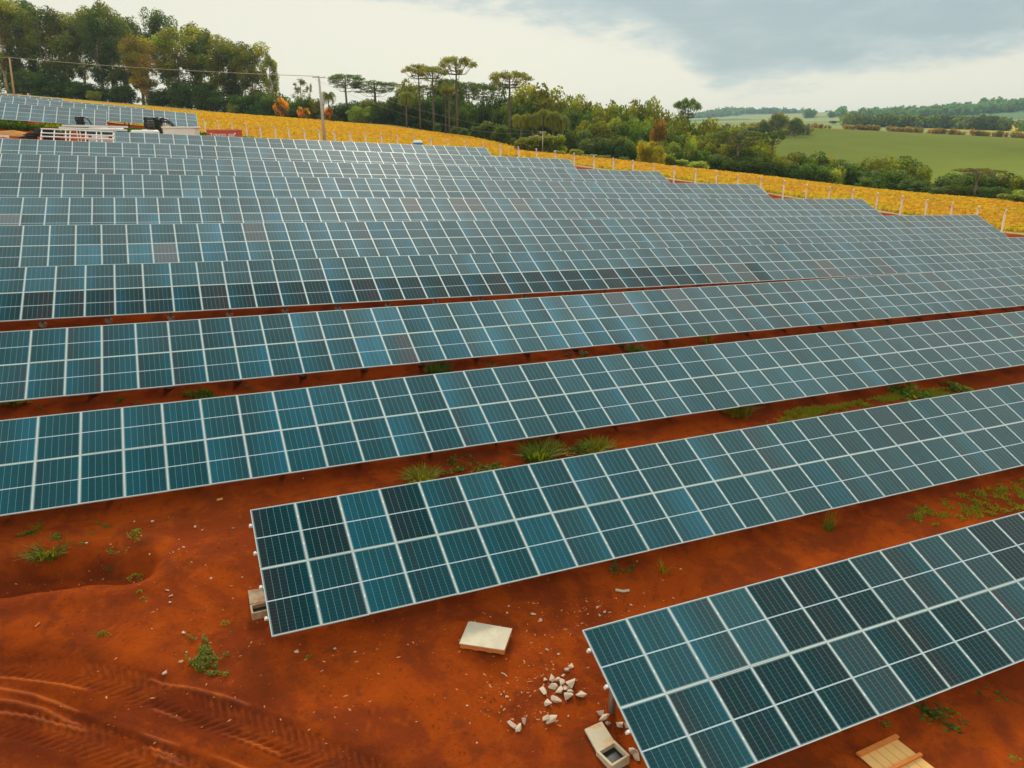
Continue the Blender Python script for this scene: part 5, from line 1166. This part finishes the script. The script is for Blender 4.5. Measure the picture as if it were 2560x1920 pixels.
for (x, y, w, lb) in [(222, 417, 26, 'round white pebble above the plywood pallet, the upper of two'), (208, 470, 24, 'round white pebble above the plywood pallet, the lower of two'), (410, 480, 46, 'reddish curled stone right of the two white pebbles'), (463, 527, 44, 'bright oval stone between pallet and nearest table'), (513, 752, 34, 'flat oval stone right of the plywood pallet'),
                      (605, 785, 28, 'small split stone right of the flat oval one'), (208, 1115, 32, 'light pebble left of the rubble heap, the larger of two'), (163, 1095, 24, 'light pebble left of the rubble heap, the smaller of two'), (500, 640, 16, 'tiny pebble midway between pallet and nearest table'), (905, 428, 40, 'thin grey-white flake between the front tables'), (955, 462, 40, 'grey-white angular stone between the front tables'),
                      (918, 487, 30, 'small flake below the angular stone between the front tables'), (1158, 408, 30, 'greyish stone close above the nearest table'), (1540, 133, 26, 'white pebble beside the grass tuft between the front tables'), (1208, 75, 30, 'orange stone beside the dark plant under the second table'), (80, 498, 18, 'tiny white pebble touching the pallet corner'), (680, 1262, 24, 'yellowish pebble right of the white pair')]:
    a, b = z3(x, y); stone(a, b, w / 3.072, lb)
def z1(x, y): return x / 2.765, 1100 + y / 2.765
for (x, y, w, lb) in [(603, 717, 34, 'white oval stone below the third table, near the left grass tuft'), (766, 722, 16, 'tiny stone right of the white oval one'), (1268, 1336, 44, 'white stone at the upper left tip of the creeping vine'), (1250, 1535, 38, 'tall white stone left of the creeping vine'), (1137, 1612, 52, 'largest white stone, below and left of the creeping vine'), (1157, 1040, 28, 'upper stone of the short white row left of the second table'),
                      (1183, 1080, 30, 'middle stone of the short white row left of the second table'), (1180, 1125, 32, 'lowest stone of the short white row left of the second table'), (1350, 600, 30, 'pinkish flat stone below the third table'), (1400, 622, 24, 'pinkish stone right of the flat one below the third table'), (1055, 568, 34, 'elongated stone below the middle of the third table'), (1035, 791, 24, 'small stone left of the dark scrape marks'),
                      (1200, 778, 20, 'tiny stone above the dark scrape marks'), (1270, 742, 24, 'pale chip above and right of the scrape marks'), (1048, 1307, 20, 'tiny stone left of the vine and above the tracks'), (2050, 1468, 36, 'peach stone below the lower left corner of the second table'), (1613, 610, 24, 'pale chip left of the second table'), (930, 565, 24, 'pale chip nearest the bushy weed'),
                      (975, 665, 18, 'tiny chip beside the bushy weed'), (1460, 958, 26, 'dull pale chip midway to the second table'), (1290, 1468, 22, 'small pinkish stone by the vine\'s left arm'), (1675, 950, 14, 'speck of stone nearest the second table'), (2095, 268, 20, 'tiny stone in the shadow under the third table')]:
    a, b = z1(x, y); stone(a, b, w / 2.765, lb)
for (x, y, w, lb) in [(742, 1629, 30, 'peach pebble below the second table, left of the pair'), (837, 1623, 30, 'orange-peach pebble below the second table'), (888, 1631, 24, 'flat small pebble right of the orange-peach one'), (1020, 1612, 14, 'tiny pebble left of the plywood pallet'), (827, 1740, 12, 'tiny white pebble alone on the smooth dirt'), (1168, 1765, 26, 'flat pale pebble well below the plywood pallet'), (1192, 1858, 20, 'white pebble near the bottom edge, below the heap')]:
    stone(x, y, w / 2.765, lb)
SK = 1.8
for me_i, (x, y, w, lb) in enumerate([(925, 1240, 60, 'grey crumbled rubble piece, upper one behind the pale lid'), (950, 1285, 70, 'grey crumbled rubble piece, middle one touching the pale lid'), (985, 1325, 44, 'grey crumbled rubble piece, lowest one at the pale lid corner'), (1075, 1332, 56, 'brownish rubble piece between the pale lid and the steel post'), (1120, 1340, 40, 'brownish rubble piece right beside the steel post'),
                      (1170, 1540, 56, 'ochre lump at the foot of the steel post'), (1200, 1580, 60, 'larger ochre lump under the end of the nearest table')]):
    a, b = z3(x, y); stone(a, b, w / 3.072, lb, tilt=.8, group='crumbled rubble beside the concrete lid')
def stick(pts, w, label, m):
    P = [hit(*p) for p in pts]; c = np.mean(P, 0); mb = MB(); mb.tube([Vector((p[0] - c[0], p[1] - c[1], p[2] - c[2] + w)) for p in P], w, 5); o = mb.build('wood_scrap', m, None, tuple(c)); tag(o, label, 'wood scrap', 'wood scraps on the dirt')
stick([z3(1040, 300), z3(1100, 312), z3(1145, 305)], .035, 'grey-brown wood scrap between the two front tables', M_PLY)
stick([z3(165, 930), z3(190, 942), z3(210, 960)], .012, 'thin bent pale stick below the plywood pallet', M_PLY)
stick([z3(360, 1003), z3(405, 997)], .012, 'thin orange stick left of the rubble heap', M_PINE)
stick([z1(1500, 422), z1(1540, 412)], .03, 'ochre wood scrap in front of the third table', M_PINEL)
stick([(88, 1569), (100, 1559)], .02, 'orange stick lying alone near the tyre tracks', M_PINE)
def litter():
    g = np.random.RandomState(21); V = []; F = []
    cl = [(1000, 1580, 330, 90, 70), (1330, 1640, 150, 160, 130), (1480, 1520, 130, 60, 80), (1320, 1760, 120, 90, 80), (500, 1450, 420, 200, 70), (1900, 1500, 300, 60, 40), (300, 1300, 300, 60, 50), (600, 1750, 500, 100, 60)]
    for (cx, cy, sx, sy, n) in cl:
        for _ in range(n):
            px, py = cx + g.normal() * sx * .6, cy + g.normal() * sy * .6
            if not (-50 < px < 2600 and 1180 < py < 1990): continue
            d = ray(px, py); tt = (H0 - .95) / -d[2]; x, y = d[0] * tt, d[1] * tt; z = float(base_z([x], [y])[0]); tt = (H0 - z) / -d[2]; x, y = d[0] * tt, d[1] * tt; V.append((x, y, 0))
    V = np.array(V); z = ground_z(V[:, 0], V[:, 1]); P = []; Fc = []
    for (x, y, _), zz in zip(V, z):
        s = .006 + .018 * g.rand() ** 3; k = len(P); a = g.rand() * 6.28
        for q in range(4): P.append((x + s * math.cos(a + q * 1.57) * (2.6 if q % 2 else 1), y + s * math.sin(a + q * 1.57) * (2.6 if q % 2 else 1), zz + .002))
        P.append((x, y, zz + s * .9)); Fc += [(k, k + 1, k + 4), (k + 1, k + 2, k + 4), (k + 2, k + 3, k + 4), (k + 3, k, k + 4)]
    me = bpy.data.meshes.new('gravel'); me.from_pydata(P, [], Fc); me.materials.append(M_LEAFL); o = bpy.data.objects.new('gravel', me); link(o); tag(o, 'tiny chips and gravel strewn over the red dirt', 'gravel', None, 'stuff')
    P2 = []; F2 = []                                          # loose clods of the soil itself
    for _ in range(15000):
        az_, r_ = math.radians(g.uniform(-14, 60)), 9 + 24 * g.rand() ** 1.6; x, y = r_ * math.sin(az_), r_ * math.cos(az_); P2.append((x, y))
    P2 = np.array(P2); k = vnoise(P2[:, 0], P2[:, 1], 1.4, 91) > -.08; P2 = P2[k]; z = ground_z(P2[:, 0], P2[:, 1]); V2 = []
    for (x, y), zz in zip(P2, z):
        s = .009 + .034 * g.rand() ** 5; k = len(V2); a = g.rand() * 6.28
        for q in range(5): V2.append((x + s * math.cos(a + q * 1.257) * (.7 + .6 * g.rand()), y + s * math.sin(a + q * 1.257) * (.7 + .6 * g.rand()), zz - .004))
        V2.append((x, y, zz + s * (.5 + .5 * g.rand()))); F2 += [(k + q, k + (q + 1) % 5, k + 5) for q in range(5)]
    me = bpy.data.meshes.new('soil_clods'); me.from_pydata(V2, [], F2); me.materials.append(mat('clod_soil', (0.27, 0.050, 0.009), 1.0, var=.35, scale=1.5, spec=0.0)); o = bpy.data.objects.new('soil_clods', me); link(o); tag(o, 'loose clods of red soil scattered between the tables', 'soil clods', None, 'stuff')
litter()

# ------------------------------------------------------------------ weeds
def tuft_mesh(seed, n=160, h=.42, spread=.75, lean=.75, width=.022):
    g = np.random.RandomState(seed); V = []; F = []; Cc = []
    for _ in range(n):
        a = g.rand() * 6.283; r0 = spread * .45 * g.rand() ** .6; x, y = r0 * math.cos(a), r0 * math.sin(a); L_ = h * (.5 + .7 * g.rand()); b = a + g.normal() * .7; ln = lean * (.3 + .9 * g.rand()); w = width * (.6 + .8 * g.rand()); dx, dy = math.cos(b), math.sin(b); sx, sy = -dy * w, dx * w
        k = len(V); t_ = .75 + .6 * g.rand(); yl = g.rand() < .25; col = (t_ * (1.7 if yl else 1), t_ * (1.15 if yl else 1), t_ * .8)
        for q in range(4):
            s = q / 3; px, py, pz = x + dx * ln * L_ * s * s, y + dy * ln * L_ * s * s, L_ * (s - .35 * ln * s * s); f = (1 - s * .85); V += [(px - sx * f, py - sy * f, pz), (px + sx * f, py + sy * f, pz)]; Cc += [col, col]
        for q in range(3): F.append((k + 2 * q, k + 2 * q + 1, k + 2 * q + 3, k + 2 * q + 2))
    return np_mesh('blades', V, F, [GRASSM], attr=Cc)
def leafy_mesh(seed, n=400, rx=.42, ry=.42, h=.22, leaf=.040):
    g = np.random.RandomState(seed); a = g.rand(n) * 6.283; r_ = g.rand(n) ** .6; c = np.stack([rx * r_ * np.cos(a), ry * r_ * np.sin(a), h * (1 - r_ ** 2) * g.rand(n) + .01], 1)
    kk = vnoise(c[:, 0] + seed * 3, c[:, 1], .22, 4) > -.1; c = c[kk]; r_ = r_[kk]; n = len(c)
    c += np.stack([vnoise(c[:, 0] + seed, c[:, 1], .2, 1), vnoise(c[:, 0], c[:, 1] + seed, .2, 2), 0 * r_], 1) * .3
    d = g.normal(size=(n, 3)) * .4; d[:, 2] += 1; d /= np.linalg.norm(d, axis=1)[:, None]; u_ = g.normal(size=(n, 3)); u_ -= d * (u_ * d).sum(1)[:, None]; u_ /= np.linalg.norm(u_, axis=1)[:, None]; w_ = np.cross(d, u_); s = leaf * (.5 + g.rand(n))[:, None]
    V = np.stack([c - u_ * s, c + w_ * s * .6, c + u_ * s, c - w_ * s * .6], 1).reshape(-1, 3); t_ = .6 + .8 * g.rand(n)[:, None]; yl = (g.rand(n) < .3)[:, None]; col = t_ * np.where(yl, np.array([[2.0, 1.4, .7]]), np.array([[.9, 1.05, .9]]))
    return np_mesh('leaves', V, np.arange(n * 4).reshape(n, 4), [GRASSM], attr=np.repeat(col, 4, 0))
TUFT = [tuft_mesh(i, 210 + 30 * i) for i in range(4)]; LOW = [leafy_mesh(i + 20) for i in range(4)]; SPARSE = [tuft_mesh(40 + i, 34, .5, .5, .8, .018) for i in range(3)]
WN = dict(t=('grass_tuft', 'grass tuft', TUFT), l=('leafy_weed', 'weed', LOW), s=('wispy_weed', 'weed', SPARSE))
def weed(kind, px, py, wpx, label, hk=1.0, tint=(1, 1, 1), group='weeds on the bare soil', rot=None, asp=1.0):
    nm, ct, ms = WN[kind]; p = hit(px, py); Z = camz(p); w = wpx * Z / F_PX * (1.35 if kind == 't' else 1.1); s = w / .72; hk = hk / (1.2 if kind == 't' else 1); me = ms[rng.randrange(len(ms))]
    o = bpy.data.objects.new(nm, me); link(o); o.location = (p[0], p[1], p[2] - .01); o.rotation_euler = (0, 0, rng.uniform(0, 6.28) if rot is None else rot); o.scale = (s * asp, s, s * hk); o.color = (*tint, 1); tag(o, label, ct, group)
YEL = (1.9, 1.35, .8); DRK = (.85, 1.0, .8)
def zl(x, y): return x / 2.765, 1100 + y / 2.765
for (k, x, y, w, lb, hk, tn) in [('t', 325, 795, 62, 'bright green and yellow grass tuft above the left ditch', .8, (1.3, 1.1, 1)), ('l', 195, 655, 36, 'dark little weed below the third table at the far left', .8, DRK), ('s', 260, 620, 34, 'wispy weed just right of the dark little one', 1, DRK), ('l', 388, 668, 28, 'small weed above and right of the bright grass tuft', 1, (1, 1, 1)),
                                 ('l', 682, 597, 34, 'low flat weed below the third table, left of the bushy one', .5, DRK), ('l', 930, 645, 30, 'bushy yellowish weed at the head of the ditch slope', 1.2, YEL), ('l', 952, 690, 18, 'tiny yellowish weed below the bushy one', 1, YEL), ('l', 822, 752, 40, 'grey-green flat weed on the upper lip of the ditch', .5, (1, 1, 1.2)),
                                 ('l', 555, 712, 20, 'faint small weed in the middle of the bare slope', .4, DRK), ('l', 605, 650, 18, 'faint tiny weed above the bare slope', .4, DRK), ('s', 765, 900, 22, 'thin weed inside the ditch', 1, (1, 1, 1)), ('l', 937, 950, 30, 'yellow-green weed at the right end of the ditch', 1, YEL),
                                 ('l', 965, 1045, 14, 'tiny pale weed below the ditch, upper of two', 1, YEL), ('l', 990, 1095, 14, 'tiny pale weed below the ditch, lower of two', 1, YEL), ('l', 705, 1345, 20, 'upright weed above the tyre tracks', 1.8, (1, 1, 1)), ('l', 750, 1345, 14, 'small weed right of the upright one above the tracks', 1, YEL), ('l', 640, 1330, 12, 'small weed left of the upright one above the tracks', .8, (1, 1, 1)),
                                 ('l', 1556, 1262, 18, 'small weed midway between the vine and the second table', 1.2, YEL), ('l', 1600, 1325, 12, 'tiny weed below the midway one', .6, (1, 1, 1)), ('l', 2133, 1500, 16, 'tiny bright weed below the second table corner', 1, (1.2, 1.3, 1)), ('l', 1183, 538, 12, 'tiny weed below the middle of the third table', 1, YEL)]:
    a, b = zl(x, y); weed(k, a, b, w, lb, hk, tn)
def zc(x, y): return 1000 + x / 3.456, 900 + y / 3.456
for (k, x, y, w, lb, hk, tn) in [('t', 175, 1030, 60, 'dry wispy grass tuft behind the second table, leftmost of the strip', .7, (1.6, 1.1, .9)), ('l', 430, 940, 50, 'flat leafy weed right of the dry grass tuft', .5, (1, 1.1, 1)), ('l', 560, 890, 60, 'taller dark leafy weed behind the flat one', 1.3, DRK), ('l', 710, 930, 46, 'flat pale weed along the back edge of the second table', .4, (1.2, 1.2, 1)),
                                 ('l', 845, 905, 40, 'small flat weed right of the pale one behind the second table', .5, (1.2, 1.2, 1)), ('t', 1200, 850, 66, 'dense tall green grass clump behind the second table', .95, (1.1, 1.15, 1)), ('t', 1310, 800, 46, 'yellowish half of the grass pair behind the second table', .8, YEL), ('l', 1560, 770, 80, 'sprawling green weed right of the tall grass clump', .6, (1.1, 1.2, 1)), ('t', 1700, 775, 60, 'low yellow-green grass at the end of the sprawling weed', .6, YEL),
                                 ('t', 325, 112, 46, 'green grass clump in the gap between third and fourth table', 1.0, (.8, 1, .9)), ('s', 790, 60, 30, 'small yellowish weed right of the clump in the same gap', .5, YEL)]:
    a, b = zc(x, y); weed(k, a, b, w, lb, hk, tn)
def z4(x, y): return 1240 + x / 3.456, 560 + y / 3.456
for (k, x, y, w, lb, hk, tn) in [('l', 690, 1150, 60, 'dark green low weed in the gap before the fourth table, left one', .7, DRK), ('t', 1200, 1100, 34, 'bright small grass tuft in the gap before the fourth table', .7, (1.2, 1.3, 1)), ('s', 1810, 1020, 44, 'brownish weed in the gap before the fourth table, right one', .8, YEL), ('t', 2080, 1640, 56, 'yellowish grass at the left start of the green strip', .8, YEL)]:
    a, b = z4(x, y); weed(k, a, b, w, lb, hk, tn)
def z6(x, y): return 1920 + x / 3.456, 900 + y / 3.456
for (k, x, y, w, lb, hk, tn) in [('l', 1190, 290, 80, 'bushy green weed, tallest in the green strip before the third table', 1.2, (.9, 1.1, 1)), ('l', 1600, 250, 60, 'dark green weed right of the bushiest one in the strip', .9, DRK), ('l', 1680, 262, 46, 'bright weed at the right of the green strip', .7, (1.3, 1.3, 1)), ('s', 520, 1470, 40, 'tall thin green weed alone between the two front tables at right', 2.0, (1, 1.1, 1)),
                                 ('l', 520, 1440, 24, 'leafy foot of the tall thin weed between the front tables', 1.2, DRK), ('l', 790, 378, 20, 'yellow flowering speck in the green strip', .8, (3, 1.9, .6)), ('l', 1240, 1350, 26, 'small green weed at the left tip of the flat grass patch', .4, (1, 1, 1))]:
    a, b = z6(x, y); weed(k, a, b, w, lb, hk, tn)
for (k, x, y, w, lb, hk, tn) in [('l', 1200 + 1090 / 3.072, 1380 + 100 / 3.072, 60, 'dark green leafy plant under the lower edge of the second table', .8, (.6, .85, .7)), ('s', 1200 + 1405 / 3.072, 1380 + 150 / 3.072, 36, 'wispy yellow-green tuft right of the dark leafy plant', 1.3, YEL),
                                 ('l', 1840 + 1290 / 2.592, 1280 + 1310 / 2.592, 96, 'big dark green bush below the nearest table, at the lower right', .55, (.55, .8, .7)), ('l', 1840 + 1650 / 2.592, 1280 + 1190 / 2.592, 60, 'flat dull weed right of the big dark bush', .3, (.6, .75, .6)), ('l', 1840 + 945 / 2.592, 1280 + 1350 / 2.592, 30, 'small dark weed under the edge of the nearest table', .5, DRK), ('l', 1840 + 1790 / 2.592, 1280 + 1580 / 2.592, 30, 'small pale weed at the lower right corner', .3, YEL)]:
    weed(k, x, y, w, lb, hk, tn)
# the creeping vine
def vine():
    tri = [(1413, 1355), (1380, 1420), (1370, 1500), (1300, 1560), (1360, 1605), (1480, 1640), (1515, 1630), (1520, 1540), (1470, 1470), (1440, 1400)]
    P = np.array([hit(*zl(x, y))[:2] for x, y in tri]); c = P.mean(0); g = np.random.RandomState(4); lo, hi_ = P.min(0), P.max(0); X = lo + g.rand(2600, 2) * (hi_ - lo); k = inside(X[:, 0], X[:, 1], P) & (vnoise(X[:, 0], X[:, 1], .09, 7) > -.22); X = X[k]
    for arm in ([(1290, 1350), (1330, 1380), (1365, 1395)], [(1280, 1500), (1310, 1545), (1345, 1575)], [(1520, 1520), (1560, 1500), (1585, 1490)], [(1515, 1625), (1560, 1640), (1580, 1612)]):
        A = np.array([hit(*zl(*q))[:2] for q in arm]); s = g.rand(40) * (len(A) - 1); i = s.astype(int); f = (s - i)[:, None]; X = np.vstack([X, A[i] * (1 - f) + A[i + 1] * f + g.normal(size=(40, 2)) * .012])
    z = ground_z(X[:, 0], X[:, 1]); n = len(X); z0 = float(z.mean()); cc = np.stack([X[:, 0] - c[0], X[:, 1] - c[1], z - z0 + .01 + .09 * g.rand(n)], 1)
    d = g.normal(size=(n, 3)) * .35; d[:, 2] += 1; d /= np.linalg.norm(d, axis=1)[:, None]; u_ = g.normal(size=(n, 3)); u_ -= d * (u_ * d).sum(1)[:, None]; u_ /= np.linalg.norm(u_, axis=1)[:, None]; w_ = np.cross(d, u_); s = (.013 + .014 * g.rand(n))[:, None]
    V = np.stack([cc - u_ * s, cc + w_ * s * .8, cc + u_ * s, cc - w_ * s * .8], 1).reshape(-1, 3); col = (.6 + .9 * g.rand(n))[:, None] * np.where((g.rand(n) < .4)[:, None], np.array([[1.9, 1.35, .7]]), np.array([[.8, 1.0, .9]]))
    o = bpy.data.objects.new('creeping_vine', np_mesh('creeping_vine', V, np.arange(n * 4).reshape(n, 4), [GRASSM], attr=np.repeat(col, 4, 0))); link(o); o.location = (c[0], c[1], z0); tag(o, 'bright green creeping vine spread in a triangle above the tyre tracks', 'vine')
vine()
# grass mats nobody could count
def grass_patch(name, label, px_poly, n, h, tint, seed, thr=-.1, sc=.9):
    P = np.array([hit(*q, base_z)[:2] for q in px_poly]); g = np.random.RandomState(seed); lo, hi_ = P.min(0), P.max(0); X = lo + g.rand(n * 3, 2) * (hi_ - lo); k = inside(X[:, 0], X[:, 1], P) & (vnoise(X[:, 0], X[:, 1], sc, seed) + .4 * vnoise(X[:, 0], X[:, 1], sc / 3, seed + 1) > thr); X = X[k][:n]; n = len(X)
    z = ground_z(X[:, 0], X[:, 1]); a = g.rand(n) * 6.283; L_ = h * (.4 + .9 * g.rand(n)); ln = g.normal(size=(n, 2)) * .6; w = .012 + .01 * g.rand(n); c = np.stack([X[:, 0], X[:, 1], z], 1); s = np.stack([np.cos(a) * w, np.sin(a) * w, 0 * a], 1); tp = c + np.stack([ln[:, 0] * L_, ln[:, 1] * L_, L_], 1)
    V = np.stack([c - s, c + s, tp + s * .3, tp - s * .3], 1).reshape(-1, 3); t_ = (.7 + .6 * g.rand(n))[:, None] * np.where((g.rand(n) < .35)[:, None], np.array([[1.7, 1.2, .7]]), np.array([[1., 1., 1.]]))
    o = bpy.data.objects.new(name, np_mesh(name, V, np.arange(n * 4).reshape(n, 4), [GRASSM], attr=np.repeat(t_, 4, 0))); link(o); o.color = (*tint, 1); tag(o, label, 'grass', None, 'stuff')
grass_patch('ground_grass', 'yellow-green grass strip along the back edge of the second table', [(1915, 1060), (1990, 1020), (2160, 1000), (2300, 975), (2440, 965), (2445, 985), (2200, 1010), (2100, 1035), (1940, 1065)], 7000, .10, (2.0, 1.6, .8), 3, .0, .35)
grass_patch('ground_grass', 'thin flat grass patches between the two front tables at the right', [(2240, 1290), (2400, 1230), (2570, 1190), (2570, 1270), (2450, 1295), (2320, 1320)], 3000, .06, (1.9, 1.6, .9), 5, .05, .22)
grass_patch('ground_grass', 'faint green weeds in the shaded gap before the fourth table', [(0, 1010), (200, 1000), (640, 960), (640, 985), (200, 1020), (0, 1035)], 2200, .14, (.8, .8, .7), 7, .15, .5)
def yard_weeds():
    g = np.random.RandomState(33); n = 26000; x = -34 + g.rand(n) * 44; y = 80.5 + g.rand(n) * 3.6; k = vnoise(x, y, 1.6, 3) > -.12; x, y = x[k], y[k]; n = len(x); z = base_z(x, y); L_ = .15 + .4 * g.rand(n); a = g.rand(n) * 6.28; s = np.stack([np.cos(a) * .06, np.sin(a) * .06, 0 * a], 1); c = np.stack([x, y, z], 1); tp = c + np.stack([g.normal(size=n) * .12, g.normal(size=n) * .12, L_], 1)
    V = np.stack([c - s, c + s, tp + s, tp - s], 1).reshape(-1, 3); t_ = (.5 + .6 * g.rand(n))[:, None] * np.where((vnoise(x, y, 2.5, 6) > .2)[:, None], np.array([[2.2, 1.5, .6]]), np.array([[.7, .8, .7]])); o = bpy.data.objects.new('ground_grass', np_mesh('ground_grass', V, np.arange(n * 4).reshape(n, 4), [GRASSM], attr=np.repeat(t_, 4, 0))); link(o); tag(o, 'dark weeds growing under the tables behind the work yard', 'grass', None, 'stuff')
yard_weeds()

# ------------------------------------------------------------------ air
def haze():
    mb = MB(); mb.box((0, 0, 0), (20000, 20000, 200)); m = bpy.data.materials.new('haze'); m.use_nodes = True; q = NT(m.node_tree); m.node_tree.nodes.clear(); o = q.add('ShaderNodeOutputMaterial'); v = q.add('ShaderNodeVolumePrincipled')
    v.inputs['Color'].default_value = (0.55, 0.78, 0.92, 1); v.inputs['Density'].default_value = HAZE; v.inputs['Anisotropy'].default_value = 0.3; q.link(v.outputs[0], o.inputs['Volume']); ob = mb.build('haze', m); tag(ob, kind='stuff')
HAZE = 0.00015
if HAZE: haze()
